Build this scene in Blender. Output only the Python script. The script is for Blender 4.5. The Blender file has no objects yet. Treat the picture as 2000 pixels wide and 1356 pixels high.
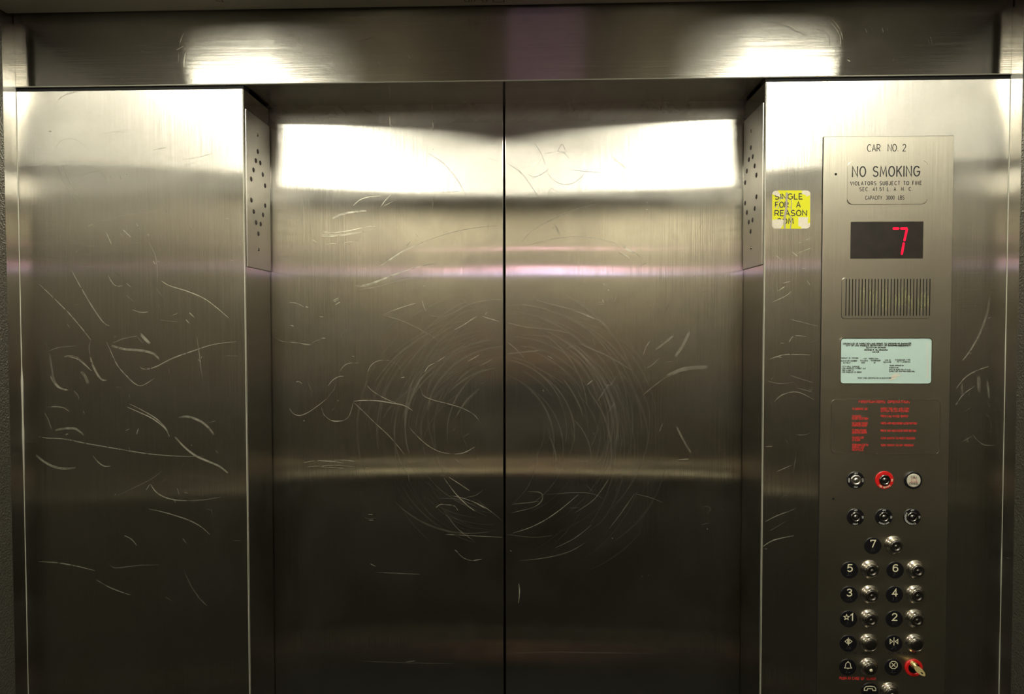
import bpy, bmesh, math, random
from mathutils import Vector, Matrix
C = bpy.context.scene
COL = C.collection
random.seed(7)

# ------------------------------------------------------------------ camera
FPX = 2000 * 24 / 36.0
YAW, PITCH, ROLL = -0.03425, 0.02738, -0.00083
CAM = Vector((0.07, -1.4, 1.628))
_cy, _sy, _cp, _sp = math.cos(YAW), math.sin(YAW), math.cos(PITCH), math.sin(PITCH)
_f = Vector((_sy * _cp, _cy * _cp, -_sp))
_r = Vector((_cy, -_sy, 0))
_u = _r.cross(_f)
R_ = _r * math.cos(ROLL) + _u * math.sin(ROLL)
U_ = -_r * math.sin(ROLL) + _u * math.cos(ROLL)
cd = bpy.data.cameras.new('camera')
cd.sensor_width = 36
cd.lens = 24
cd.clip_start = 0.02
camo = bpy.data.objects.new('camera', cd)
COL.objects.link(camo)
m3 = Matrix((R_, U_, -_f)).transposed()
camo.matrix_world = Matrix.Translation(CAM) @ m3.to_4x4()
C.camera = camo

# ------------------------------------------------------------------ world, colour
w = bpy.data.worlds.new('world')
C.world = w
w.use_nodes = True
w.node_tree.nodes['Background'].inputs[0].default_value = (0.0, 0.0, 0.0, 1)
w.node_tree.nodes['Background'].inputs[1].default_value = 0
C.view_settings.view_transform = 'Standard'
C.view_settings.look = 'None'
C.view_settings.gamma = 1
C.view_settings.exposure = 0.0
C.view_settings.use_curve_mapping = False
C.cycles.max_bounces = 10
C.cycles.glossy_bounces = 8
C.cycles.diffuse_bounces = 4
C.cycles.sample_clamp_indirect = 6
C.cycles.caustics_reflective = True
LIGHT_COL = (1.0, 0.955, 0.78)
LIGHT_POWER = 24.0
WIDE_POWER = 0.0

# ------------------------------------------------------------------ pixel <-> place
def ray(px, py):
    return R_ * ((px - 1000) / FPX) + _f - U_ * ((py - 678) / FPX)
def W(px, py, y=0.0):
    """point of the plane at depth y that the photograph shows at this pixel -> x, z"""
    v = ray(px, py)
    t = (y - CAM.y) / v.y
    p = CAM + v * t
    return p.x, p.z
def WX(px, py, x):
    v = ray(px, py)
    t = (x - CAM.x) / v.x
    p = CAM + v * t
    return p.y, p.z
def WZ(px, py, z):
    v = ray(px, py)
    t = (z - CAM.z) / v.z
    p = CAM + v * t
    return p.x, p.y

# ------------------------------------------------------------------ objects
def tag(o, label=None, cat=None, group=None, kind=None):
    if label: o['label'] = label
    if cat: o['category'] = cat
    if group: o['group'] = group
    if kind: o['kind'] = kind
    return o
def empty(name, loc, **k):
    o = bpy.data.objects.new(name, None)
    o.empty_display_size = 0.05
    COL.objects.link(o)
    o.location = loc
    return tag(o, **k)
def obj(name, bm, mat, parent=None, smooth=False, **k):
    me = bpy.data.meshes.new(name)
    bmesh.ops.recalc_face_normals(bm, faces=bm.faces)
    bm.to_mesh(me)
    bm.free()
    for m in (mat if isinstance(mat, (list, tuple)) else [mat]):
        me.materials.append(m)
    if smooth:
        for p in me.polygons: p.use_smooth = True
    o = bpy.data.objects.new(name, me)
    COL.objects.link(o)
    if parent:
        o.parent = parent
        loc = world_loc(parent)
        me.transform(Matrix.Translation(-loc))
    return tag(o, **k)
def world_loc(o):
    v = Vector((0, 0, 0))
    while o:
        v = v + o.location
        o = o.parent
    return v
def box(bm, x0, x1, y0, y1, z0, z1, bev=0.0, seg=2):
    r = bmesh.ops.create_cube(bm, size=1)
    for v in r['verts']:
        v.co = Vector((x0 + (v.co.x + .5) * (x1 - x0), y0 + (v.co.y + .5) * (y1 - y0), z0 + (v.co.z + .5) * (z1 - z0)))
    if bev:
        es = list({e for v in r['verts'] for e in v.link_edges})
        bmesh.ops.bevel(bm, geom=es, offset=bev, segments=seg, affect='EDGES', profile=0.5)
    return bm
def nb(): return bmesh.new()

def lathe(bm, cx, cz, prof, n=40, y0=0.0):
    """profile (radius, depth out of the wall) turned about the wall's normal"""
    rings = []
    for r, d in prof:
        if r < 1e-6:
            rings.append([bm.verts.new((cx, y0 - d, cz))])
        else:
            rings.append([bm.verts.new((cx + r * math.cos(2 * math.pi * k / n), y0 - d, cz + r * math.sin(2 * math.pi * k / n))) for k in range(n)])
    for a, b in zip(rings, rings[1:]):
        for k in range(n):
            k2 = (k + 1) % n
            if len(a) == 1 and len(b) == 1: continue
            if len(a) == 1: bm.faces.new((a[0], b[k], b[k2]))
            elif len(b) == 1: bm.faces.new((a[k], b[0], a[k2]))
            else: bm.faces.new((a[k], b[k], b[k2], a[k2]))
    return bm
def rrect(cx, cz, hw, hh, r, n=6):
    pts = []
    for sx, sz, a0 in ((1, 1, 0), (-1, 1, 90), (-1, -1, 180), (1, -1, 270)):
        for k in range(n + 1):
            a = math.radians(a0 + 90 * k / n)
            pts.append((cx + sx * (hw - r) + r * math.cos(a), cz + sz * (hh - r) + r * math.sin(a)))
    return pts
def prism(bm, pts, y0, y1, bev=0.0):
    """outline in x, z pulled from depth y0 to y1"""
    a = [bm.verts.new((x, y0, z)) for x, z in pts]
    b = [bm.verts.new((x, y1, z)) for x, z in pts]
    n = len(pts)
    bm.faces.new(a); bm.faces.new(b[::-1])
    for k in range(n):
        bm.faces.new((a[k], b[k], b[(k + 1) % n], a[(k + 1) % n]))
    if bev:
        es = [e for e in bm.edges if all(v in b for v in e.verts)]
        bmesh.ops.bevel(bm, geom=es, offset=bev, segments=2, affect='EDGES', profile=0.5)
    return bm
def ring(bm, outer, inner, y0, y1):
    n = len(outer)
    A = [bm.verts.new((x, y0, z)) for x, z in outer]; B = [bm.verts.new((x, y1, z)) for x, z in outer]
    a = [bm.verts.new((x, y0, z)) for x, z in inner]; b = [bm.verts.new((x, y1, z)) for x, z in inner]
    for k in range(n):
        j = (k + 1) % n
        bm.faces.new((A[k], A[j], B[j], B[k])); bm.faces.new((a[k], b[k], b[j], a[j]))
        bm.faces.new((B[k], B[j], b[j], b[k])); bm.faces.new((A[k], a[k], a[j], A[j]))
    return bm

# ---- ribbons on a plane (put: (s, t) -> 3-D)
def catmull(pts, n=6):
    if len(pts) < 3: 
        (x0, z0), (x1, z1) = pts[0], pts[-1]
        return [(x0 + (x1 - x0) * k / n, z0 + (z1 - z0) * k / n) for k in range(n + 1)]
    P = [pts[0]] + list(pts) + [pts[-1]]
    out = []
    for i in range(1, len(P) - 2):
        p0, p1, p2, p3 = P[i - 1:i + 3]
        for k in range(n):
            t = k / n
            out.append(tuple(.5 * ((2 * p1[c]) + (-p0[c] + p2[c]) * t + (2 * p0[c] - 5 * p1[c] + 4 * p2[c] - p3[c]) * t * t + (-p0[c] + 3 * p1[c] - 3 * p2[c] + p3[c]) * t ** 3) for c in (0, 1)))
    out.append(pts[-1])
    return out
LAY = [0]
def ribbon(bm, pts, wd, put0, taper=False, caps=False, mat=0):
    LAY[0] = (LAY[0] + 1) % 9
    def put(a, c, e=0):
        q = put0(a, c)
        return (q[0], q[1] - LAY[0] * 1.1e-5 - e, q[2])
    pts = [p for i, p in enumerate(pts) if i == 0 or math.hypot(p[0] - pts[i - 1][0], p[1] - pts[i - 1][1]) > wd * .12] if len(pts) > 2 else pts
    n = len(pts)
    if n < 2: return
    closed = abs(pts[0][0] - pts[-1][0]) + abs(pts[0][1] - pts[-1][1]) < 1e-7 and n > 3
    L, Rr = [], []
    for i, (x, z) in enumerate(pts):
        a = pts[i - 1] if i > 0 else (pts[-2] if closed else pts[0])
        b = pts[i + 1] if i < n - 1 else (pts[1] if closed else pts[-1])
        d1 = Vector((x - a[0], z - a[1])); d2 = Vector((b[0] - x, b[1] - z))
        if d1.length < 1e-9: d1 = d2
        if d2.length < 1e-9: d2 = d1
        if d1.length < 1e-9: d1 = d2 = Vector((1, 0))
        d1.normalize(); d2.normalize()
        t = d1 + d2
        if t.length < 1e-6: t = d1
        t.normalize()
        nn = Vector((-t.y, t.x))
        c = max(.45, abs(nn.dot(Vector((-d1.y, d1.x)))))
        h = wd / 2 / c
        if taper: h *= max(.12, math.sin(math.pi * min(1, max(0, (i + .3) / (n - .4)))) ** .6)
        L.append(bm.verts.new(put(x + nn.x * h, z + nn.y * h, i * 3e-6)))
        Rr.append(bm.verts.new(put(x - nn.x * h, z - nn.y * h, i * 3e-6)))
    for i in range(n - 1):
        f = bm.faces.new((L[i], L[i + 1], Rr[i + 1], Rr[i])); f.material_index = mat
    if caps:
        for e, (x, z) in (((0, pts[0])), ((n - 1, pts[-1]))):
            vs = [bm.verts.new(put(x + wd / 2 * math.cos(k * math.pi / 4), z + wd / 2 * math.sin(k * math.pi / 4), 9e-6 + e * 3e-6)) for k in range(8)]
            f = bm.faces.new(vs); f.material_index = mat
# ---- single-stroke lettering
def arc(cx, cz, rx, rz, a0, a1):
    n = max(3, int(abs(a1 - a0) / 22))
    return [(cx + rx * math.cos(math.radians(a0 + (a1 - a0) * k / n)), cz + rz * math.sin(math.radians(a0 + (a1 - a0) * k / n))) for k in range(n + 1)]
def S(*it):
    o = []
    for i in it:
        if len(i) == 6: o += arc(*i)
        else: o.append(i)
    return o
G = {
 'A': (.64, [S((0, 0), (.32, 1), (.64, 0)), S((.11, .34), (.53, .34))]),
 'B': (.56, [S((0, 0), (0, 1), (.26, .76, .24, .24, 90, -90), (0, .52)), S((.26, .52), (.28, .26, .28, .26, 90, -90), (0, 0))]),
 'C': (.62, [S((.36, .5, .36, .5, 48, 312))]),
 'D': (.62, [S((0, 0), (0, 1), (.22, .5, .4, .5, 90, -90), (0, 0))]),
 'E': (.5, [S((.5, 1), (0, 1), (0, 0), (.5, 0)), S((0, .52), (.42, .52))]),
 'F': (.48, [S((.48, 1), (0, 1), (0, 0)), S((0, .52), (.4, .52))]),
 'G': (.7, [S((.36, .5, .36, .5, 45, 335), (.7, .46), (.42, .46))]),
 'H': (.6, [S((0, 0), (0, 1)), S((.6, 0), (.6, 1)), S((0, .52), (.6, .52))]),
 'I': (.02, [S((.01, 0), (.01, 1))]),
 'J': (.4, [S((.4, 1), (.2, .24, .2, .24, 0, -170))]),
 'K': (.56, [S((0, 0), (0, 1)), S((.54, 1), (0, .4)), S((.18, .6), (.56, 0))]),
 'L': (.46, [S((0, 1), (0, 0), (.46, 0))]),
 'M': (.74, [S((0, 0), (.08, 1), (.37, .2), (.66, 1), (.74, 0))]),
 'N': (.6, [S((0, 0), (0, 1), (.6, 0), (.6, 1))]),
 'O': (.68, [S((.34, .5, .34, .5, 90, 450))]),
 'P': (.54, [S((0, 0), (0, 1), (.27, .73, .27, .27, 90, -90), (0, .46))]),
 'Q': (.7, [S((.34, .5, .34, .5, 90, 450)), S((.42, .25), (.7, -.04))]),
 'R': (.56, [S((0, 0), (0, 1), (.27, .73, .27, .27, 90, -90), (0, .46)), S((.27, .46), (.56, 0))]),
 'S': (.56, [S((.29, .75, .26, .25, 38, 262), (.28, .25, .28, .25, 80, -150))]),
 'T': (.56, [S((0, 1), (.56, 1)), S((.28, 1), (.28, 0))]),
 'U': (.6, [S((0, 1), (.3, .3, .3, .3, 180, 360), (.6, 1))]),
 'V': (.6, [S((0, 1), (.3, 0), (.6, 1))]),
 'W': (.84, [S((0, 1), (.2, 0), (.42, .9), (.64, 0), (.84, 1))]),
 'X': (.56, [S((0, 0), (.56, 1)), S((0, 1), (.56, 0))]),
 'Y': (.56, [S((0, 1), (.28, .5), (.56, 1)), S((.28, .5), (.28, 0))]),
 'Z': (.56, [S((0, 1), (.56, 1), (0, 0), (.56, 0))]),
 '0': (.54, [S((.27, .5, .27, .5, 90, 450))]),
 '1': (.26, [S((0, .8), (.22, 1), (.22, 0))]),
 '2': (.54, [S((.27, .72, .26, .28, 165, -25), (.02, 0), (.54, 0))]),
 '3': (.54, [S((.26, .76, .24, .24, 150, -90)), S((.26, .26, .28, .26, 90, -150))]),
 '4': (.58, [S((.42, 0), (.42, 1), (0, .27), (.58, .27))]),
 '5': (.52, [S((.48, 1), (.08, 1), (.04, .54), (.25, .32, .27, .32, 128, -145))]),
 '6': (.54, [S((.3, .66, .28, .34, 45, 165)), S((.022, .74), (0, .31)), S((.27, .31, .27, .31, 90, 450))]),
 '7': (.54, [S((0, .86), (0, 1), (.54, 1), (.2, 0))]),
 '8': (.54, [S((.27, .76, .23, .24, -90, 270)), S((.27, .26, .27, .26, 90, 450))]),
 '9': (.54, [S((.24, .3, .26, .3, 220, 340), (.54, .68), (.27, .69, .27, .31, 0, 360))]),
 '.': (.08, [S((.0, .05), (.09, .05))]),
 ',': (.06, [S((.04, .05), (.0, -.12))]),
 '-': (.3, [S((0, .48), (.3, .48))]),
 "'": (.05, [S((.02, 1), (.02, .8))]),
 ' ': (.36, []),
}
def text_w(s, track=.22):
    return sum(G[c][0] + track for c in s) - track
def text(bm, s, x0, x1, z0, h, wd, y, caps=False, track=.22, hw=None, mat=0, put=None):
    """lettering fitted between x0 and x1 on the plane at depth y (x1 None: natural width from x0; hw: centre x0)"""
    tw = text_w(s, track)
    k = (x1 - x0) / tw if x1 is not None else h
    put = put or (lambda a, b: (a, y, b))
    x = x0
    for c in s:
        gw, st = G[c]
        for pl in st:
            ribbon(bm, [(x + px * k, z0 + pz * h) for px, pz in pl], wd, put, caps=caps, mat=mat)
        x += (gw + track) * k
    return bm
def text_px(bm, s, px0, px1, pyb, hpx, wd, y, **k):
    x0, z0 = W(px0, pyb, y); x1, _ = W(px1, pyb, y)
    return text(bm, s, x0, x1, z0, hpx * PXM, wd * PXM, y, **k)
PXM = 1.4 / FPX   # metres per pixel on the front wall

# ------------------------------------------------------------------ materials
def mat(name):
    m = bpy.data.materials.new(name); m.use_nodes = True
    nt = m.node_tree
    b = nt.nodes['Principled BSDF']
    return m, nt, b
def plain(name, col, rough=.5, metal=0.0, emit=None, es=0.0, noise=0.0, nscale=30, spec=.5):
    m, nt, b = mat(name)
    b.inputs['Base Color'].default_value = (*col, 1)
    b.inputs['Roughness'].default_value = rough
    b.inputs['Metallic'].default_value = metal
    b.inputs['Specular IOR Level'].default_value = spec
    if emit:
        b.inputs['Emission Color'].default_value = (*emit, 1)
        b.inputs['Emission Strength'].default_value = es
    if noise:
        t = nt.nodes.new('ShaderNodeTexNoise'); t.inputs['Scale'].default_value = nscale
        t.inputs['Detail'].default_value = 4
        geo = nt.nodes.new('ShaderNodeNewGeometry')
        nt.links.new(geo.outputs['Position'], t.inputs['Vector'])
        mx = nt.nodes.new('ShaderNodeMix'); mx.data_type = 'RGBA'
        mx.inputs['A'].default_value = (*[c * (1 - noise) for c in col], 1)
        mx.inputs['B'].default_value = (*[min(1, c * (1 + noise)) for c in col], 1)
        nt.links.new(t.outputs['Fac'], mx.inputs['Factor'])
        nt.links.new(mx.outputs['Result'], b.inputs['Base Color'])
    return m
def steel(name, grain, col=(.60, .58, .53), az=.0032, ax=(.075, .33), w2=.42, spread=.07, power=1.5, cell=.0003, wave=.006, wscale=2.2, smudge=.4, dirt=.12, haze=(.004, .08), top=0.0):
    """brushed stainless: the grain runs along 'grain'; each brush line tips the normal a little across the grain"""
    m, nt, b = mat(name)
    N = nt.nodes.new; Lk = nt.links.new
    def vm(op, a, bb=None):
        n = N('ShaderNodeVectorMath'); n.operation = op
        for i, v in enumerate((a, bb)):
            if v is None: continue
            if isinstance(v, tuple): n.inputs[i].default_value = v
            else: Lk(v, n.inputs[i])
        return n
    def ma(op, a, bb=None, cc=None):
        n = N('ShaderNodeMath'); n.operation = op
        for i, v in enumerate((a, bb, cc)):
            if v is None: continue
            if isinstance(v, (int, float)): n.inputs[i].default_value = v
            else: Lk(v, n.inputs[i])
        return n.outputs[0]
    geo = N('ShaderNodeNewGeometry')
    nrm, pos = geo.outputs['Normal'], geo.outputs['Position']
    T = vm('NORMALIZE', vm('CROSS_PRODUCT', nrm, grain).outputs[0]).outputs[0]
    across = vm('DOT_PRODUCT', pos, T).outputs['Value']
    along = vm('DOT_PRODUCT', pos, grain).outputs['Value']
    c1 = ma('FLOOR', ma('MULTIPLY_ADD', across, 1 / cell, 60000.5))
    w0 = N('ShaderNodeTexWhiteNoise'); w0.noise_dimensions = '1D'; Lk(c1, w0.inputs['W'])
    # lines are a hand long and start at random heights
    c2 = ma('FLOOR', ma('MULTIPLY_ADD', along, 9.0, ma('MULTIPLY', w0.outputs['Value'], 7.0)))
    cv = N('ShaderNodeCombineXYZ'); Lk(c1, cv.inputs[0]); Lk(c2, cv.inputs[1])
    w1 = N('ShaderNodeTexWhiteNoise'); w1.noise_dimensions = '2D'; Lk(cv.outputs[0], w1.inputs['Vector'])
    u = ma('MULTIPLY_ADD', w1.outputs['Value'], 2.0, -1.0)
    tail = ma('MULTIPLY', ma('SIGN', u), ma('POWER', ma('ABSOLUTE', u), power))
    amp = ma('MULTIPLY', tail, spread)
    v1 = N('ShaderNodeVectorMath'); v1.operation = 'SCALE'; Lk(T, v1.inputs[0]); Lk(amp, v1.inputs['Scale'])
    # sheet is never quite flat
    tn = N('ShaderNodeTexNoise'); tn.inputs['Scale'].default_value = wscale; tn.inputs['Detail'].default_value = 1
    Lk(pos, tn.inputs['Vector'])
    v2 = vm('SUBTRACT', tn.outputs['Color'], (.5, .5, .5)).outputs[0]
    v3 = N('ShaderNodeVectorMath'); v3.operation = 'SCALE'; Lk(v2, v3.inputs[0]); v3.inputs['Scale'].default_value = wave
    nn = vm('NORMALIZE', vm('ADD', vm('ADD', nrm, v1.outputs[0]).outputs[0], v3.outputs[0]).outputs[0]).outputs[0]
    # finger marks and wiped smears
    sm = N('ShaderNodeTexNoise'); sm.inputs['Scale'].default_value = 5.5; sm.inputs['Detail'].default_value = 6; sm.inputs['Roughness'].default_value = .62
    sm.inputs['Distortion'].default_value = .6
    Lk(pos, sm.inputs['Vector'])
    lobes = []
    for a_x in ax:     # a tight and a wide lobe, both stretched across the grain only
        g = N('ShaderNodeBsdfAnisotropic'); g.distribution = 'GGX'
        r0 = math.sqrt(math.sqrt(a_x * az)); an = math.sqrt(az / a_x) - 1
        rmp = N('ShaderNodeMapRange'); Lk(sm.outputs['Fac'], rmp.inputs['Value'])
        rmp.inputs['From Min'].default_value = .42; rmp.inputs['From Max'].default_value = .72
        rmp.inputs['To Min'].default_value = r0; rmp.inputs['To Max'].default_value = r0 * (1 + smudge)
        Lk(rmp.outputs['Result'], g.inputs['Roughness']); g.inputs['Anisotropy'].default_value = an
        Lk(nn, g.inputs['Normal']); Lk(T, g.inputs['Tangent'])
        lobes.append(g)
    both = N('ShaderNodeMixShader'); both.inputs['Fac'].default_value = w2
    Lk(lobes[0].outputs[0], both.inputs[1]); Lk(lobes[1].outputs[0], both.inputs[2])
    mx = N('ShaderNodeMix'); mx.data_type = 'RGBA'
    mx.inputs['A'].default_value = (*col, 1)
    mx.inputs['B'].default_value = (*[c * (1 - dirt) for c in col], 1)
    rm2 = N('ShaderNodeMapRange'); Lk(sm.outputs['Fac'], rm2.inputs['Value'])
    rm2.inputs['From Min'].default_value = .35; rm2.inputs['From Max'].default_value = .75
    Lk(rm2.outputs['Result'], mx.inputs['Factor'])
    for g in lobes: Lk(mx.outputs['Result'], g.inputs['Color'])
    nt.nodes.remove(b)
    # years of rubbing leave a dull bloom that scatters light more widely, thicker in patches
    g = N('ShaderNodeBsdfAnisotropic'); g.inputs['Color'].default_value = (*col, 1); g.inputs['Roughness'].default_value = .46
    hz = N('ShaderNodeMapRange'); Lk(sm.outputs['Fac'], hz.inputs['Value'])
    hz.inputs['From Min'].default_value = .40; hz.inputs['From Max'].default_value = .68
    hz.inputs['To Min'].default_value = haze[0]; hz.inputs['To Max'].default_value = haze[1]
    ms = N('ShaderNodeMixShader'); fac = hz.outputs['Result']
    if top:   # a dull band along the upper edge
        zc = vm('DOT_PRODUCT', pos, (0, 0, 1)).outputs['Value']
        tb = N('ShaderNodeMapRange'); tb.interpolation_type = 'SMOOTHSTEP'; Lk(zc, tb.inputs['Value'])
        tb.inputs['From Min'].default_value = 2.05; tb.inputs['From Max'].default_value = 2.11; tb.inputs['To Max'].default_value = top
        fac = ma('ADD', fac, ma('MULTIPLY', tb.outputs['Result'], ma('ADD', sm.outputs['Fac'], .3)))
    Lk(fac, ms.inputs['Fac'])
    Lk(both.outputs[0], ms.inputs[1]); Lk(g.outputs[0], ms.inputs[2])
    Lk(ms.outputs[0], nt.nodes['Material Output'].inputs['Surface'])
    return m
Zg, Xg, Yg = (0, 0, 1), (1, 0, 0), (0, 1, 0)
M_DOOR = steel('brushed_steel_door', Zg, top=.3)
M_RET = steel('brushed_steel_return', Zg, az=.0042, wave=.008)
M_HEAD = steel('brushed_steel_header', Xg, az=.006, ax=(.05, .32), w2=.45, smudge=.2, haze=(.02, .06))
M_PANEL = steel('brushed_steel_panel', Zg, col=(.60, .57, .48), az=.055, ax=(.15, .42), wave=.003, smudge=.15, dirt=.1, haze=(.04, .12))
M_PLATE = steel('brushed_steel_plate', Zg, az=.055, ax=(.15, .35), wave=.002, smudge=.1, haze=(.1, .2))
M_EDGE = plain('worn_steel_edge', (.42, .41, .34), .5, .4)
M_BTN = plain('button_collar_steel', (.46, .43, .37), .24, 1)
M_LOCK = plain('lock_steel', (.17, .165, .155), .24, 1)
M_CHROME = plain('chrome', (.66, .62, .55), .16, 1)
M_RAIL = plain('rail_steel', (.45, .42, .33), .42, .9)
M_HIGHLIGHT_LIP = plain('rail_highlight_paint', (.92, .84, .60), .35)  # pale colour standing in for the rail's highlight
M_CAP = plain('button_steel', (.17, .16, .15), .3, 1)
M_BLACK = plain('black_plastic', (.006, .006, .008), .35)
M_DARK = plain('dark_gap', (.004, .004, .004), .8)
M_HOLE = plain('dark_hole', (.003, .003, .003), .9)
M_ENG = plain('black_engraving_fill', (.02, .018, .02), .6)
M_CREAM = plain('cream_numeral', (.78, .74, .52), .5)
M_WHITE = plain('white_print', (.6, .6, .56), .5)
M_RED = plain('red_plastic', (.62, .012, .012), .35)
M_REDP = plain('red_print', (.52, .035, .03), .5)
M_YEL = plain('yellow_sticker_paper', (.60, .60, .0), .7, noise=.05)
M_TORN = plain('torn_paper', (.62, .58, .48), .8, noise=.12, nscale=200)
M_GLUE = plain('grey_adhesive', (.33, .29, .24), .6, noise=.15, nscale=200)
M_INK = plain('black_ink', (.02, .02, .015), .6)
M_PAPER = plain('pale_green_paper', (.44, .59, .555), .6, noise=.06, nscale=25)
M_LENS = plain('smoked_lens', (.016, .012, .010), .38, noise=.9, nscale=60)
M_LED = plain('red_led', (.3, 0, .02), .4, emit=(1, .0, .03), es=1.15)
M_BRASS = plain('brass', (.80, .66, .30), .28, 1)
M_BRASSR = plain('worn_brass', (.72, .58, .26), .45, .6)
M_CEIL = plain('ceiling_paint', (.26, .235, .185), .45, .3, noise=.1, nscale=8)
M_REAR = plain('rear_wall_steel', (.66, .60, .48), .34, .98, noise=.06, nscale=4)
M_LOW = plain('low_laminate', (.06, .055, .045), .38, noise=.12, nscale=6)
M_SIDE = plain('side_wall_laminate', (.075, .07, .055), .33, .3, noise=.12, nscale=6)
_nt = M_SIDE.node_tree; _bp = _nt.nodes.new('ShaderNodeBump'); _v = _nt.nodes.new('ShaderNodeTexVoronoi'); _g = _nt.nodes.new('ShaderNodeNewGeometry')
_v.inputs['Scale'].default_value = 260; _bp.inputs['Strength'].default_value = .6; _bp.inputs['Distance'].default_value = .002
_nt.links.new(_g.outputs['Position'], _v.inputs['Vector']); _nt.links.new(_v.outputs['Distance'], _bp.inputs['Height']); _nt.links.new(_bp.outputs['Normal'], _nt.nodes['Principled BSDF'].inputs['Normal'])
M_FLOOR = plain('dark_floor_tile', (.010, .010, .0095), .6, noise=.3, nscale=14)
M_DIFF = plain('lamp_diffuser', (.9, .9, .85), .5, emit=LIGHT_COL, es=LIGHT_POWER)
M_PINK = plain('pink_lamp', (.3, .1, .2), .5, emit=(1.0, .50, .68), es=10.0)
M_VIOL = plain('violet_lamp', (.3, .2, .4), .5, emit=(.74, .62, 1.0), es=10.0)
M_GREY = plain('dark_rivet', (.13, .12, .12), .42, .6)

def scratch_mat(name, op, col=(.62, .60, .50), rough=.42):
    m, nt, b = mat(name)
    b.inputs['Base Color'].default_value = (*col, 1)
    b.inputs['Metallic'].default_value = .75
    b.inputs['Roughness'].default_value = rough
    geo = nt.nodes.new('ShaderNodeNewGeometry')
    t = nt.nodes.new('ShaderNodeTexNoise'); t.inputs['Scale'].default_value = 60; t.inputs['Detail'].default_value = 3
    nt.links.new(geo.outputs['Position'], t.inputs['Vector'])
    r = nt.nodes.new('ShaderNodeMapRange'); nt.links.new(t.outputs['Fac'], r.inputs['Value'])
    r.inputs['From Min'].default_value = .3; r.inputs['From Max'].default_value = .65
    r.inputs['To Min'].default_value = op * .35; r.inputs['To Max'].default_value = op
    nt.links.new(r.outputs['Result'], b.inputs['Alpha'])
    return m
M_SCR = [scratch_mat('faint_scratch', .30), scratch_mat('light_scratch', .66), scratch_mat('deep_scratch', .95), scratch_mat('haze_scuff', .045), scratch_mat('fine_scuff', .13)]

# ================================================================== the setting
HW = 1.014      # half the car's width
OP = 0.5313     # half the door opening
DY = 0.138      # depth of the door recess
ZH = 2.13       # underside of the header
ZC = 2.272      # ceiling underside
YB = -1.78      # rear wall
def struct(name, bm, m, label, cat, **k):
    return obj(name, bm, m, kind='structure', label=label, cat=cat, **k)
b = nb(); box(b, -1.1, 1.1, YB - .1, .3, -.05, 0)
struct('floor', b, M_FLOOR, 'dark tiled floor of the elevator car', 'floor')
b = nb(); box(b, -1.1, 1.1, YB - .1, .3, 2.5, 2.55)
struct('ceiling', b, M_DARK, 'dark roof above the suspended ceiling panel', 'ceiling')
b = nb(); box(b, -HW + .004, HW - .004, YB + .004, -.022, ZC, ZC + .02, .002)
ceil = struct('ceiling_panel', b, M_CEIL, 'dull grey brown suspended ceiling panel above the steel header', 'ceiling')
b = nb(); box(b, -HW - .06, HW + .06, YB - .06, YB, 0, 2.5)
struct('wall_back', b, M_REAR, 'dull beige steel rear wall of the car opposite the doors', 'wall')
b = nb(); box(b, -HW + .01, HW - .01, YB - .001, YB + .006, .1, .865, .002)
struct('trim_6', b, M_LOW, 'dark laminate panel low on the rear wall under the handrail', 'trim')
for s, side in ((-1, 'left'), (1, 'right')):
    b = nb(); box(b, *sorted((s * HW, s * (HW + .06))), YB, .2, 0, 2.5)
    wl = struct('wall_' + side, b, M_RET, 'car side wall with textured panel beside the ' + ('plain steel return' if s < 0 else 'button panel return'), 'wall')
    b = nb(); box(b, *sorted((s * (HW - .012), s * (HW + .001))), YB + .01, -.045, .12, 2.25, .003)
    obj('wall_panel', b, M_SIDE, wl, label='dark textured laminate panel')
    b = nb(); box(b, *sorted((s * (HW - .003), s * (HW + .001))), -.043, -.001, .0, 2.26, .001)
    obj('corner_strip', b, M_RET, wl, label='narrow steel strip in the corner')

# returns either side of the opening, wrapping into the jamb
def ret(side, x0, x1, label):
    b = nb(); box(b, x0, x1, 0, DY - .004, 0, ZH - .0075, .0012)
    return struct('wall_front_' + side, b, M_RET, label, 'wall')
RL = ret('left', -HW + .001, -OP, 'scratched brushed steel front return wall without any buttons')
RR = ret('right', OP, HW - .001, 'brushed steel front return wall carrying the button panel and yellow sticker')
b = nb(); box(b, -HW + .001, HW - .001, -.0015, DY + .03, ZH, 2.49, .0012)
HD = struct('wall_header', b, M_HEAD, 'brushed steel header above the doors with two lamp reflections', 'wall')
for n_, xa, xb, lb in ((1, -HW, -OP - .001, 'dark joint between the header and the plain steel return'), (7, OP + .001, HW, 'dark joint between the header and the button panel return')):
    b = nb(); box(b, xa, xb, .004, .03, ZH - .009, ZH + .002)
    struct('trim_%d' % n_, b, M_DARK, lb, 'trim')
b = nb(); n = 6
A = [(-.0019 + .0022 - .0022 * math.cos(k * math.pi / 2 / (n - 1)), ZH - .0004 + .0022 - .0022 * math.sin(k * math.pi / 2 / (n - 1))) for k in range(n)]
lo = [b.verts.new((-HW + .001, y, z)) for y, z in A]; hi = [b.verts.new((HW - .001, y, z)) for y, z in A]
for k in range(n - 1): b.faces.new((lo[k], lo[k + 1], hi[k + 1], hi[k]))
c0 = b.verts.new((-HW + .001, .001, ZH + .002)); c1 = b.verts.new((HW - .001, .001, ZH + .002))
b.faces.new((lo[-1], c0, c1, hi[-1])); b.faces.new((c0, lo[0], hi[0], c1)); b.faces.new(lo + [c0]); b.faces.new(hi + [c1])
obj('worn_edge', b, M_EDGE, HD, label='worn pale lower edge')

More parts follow.
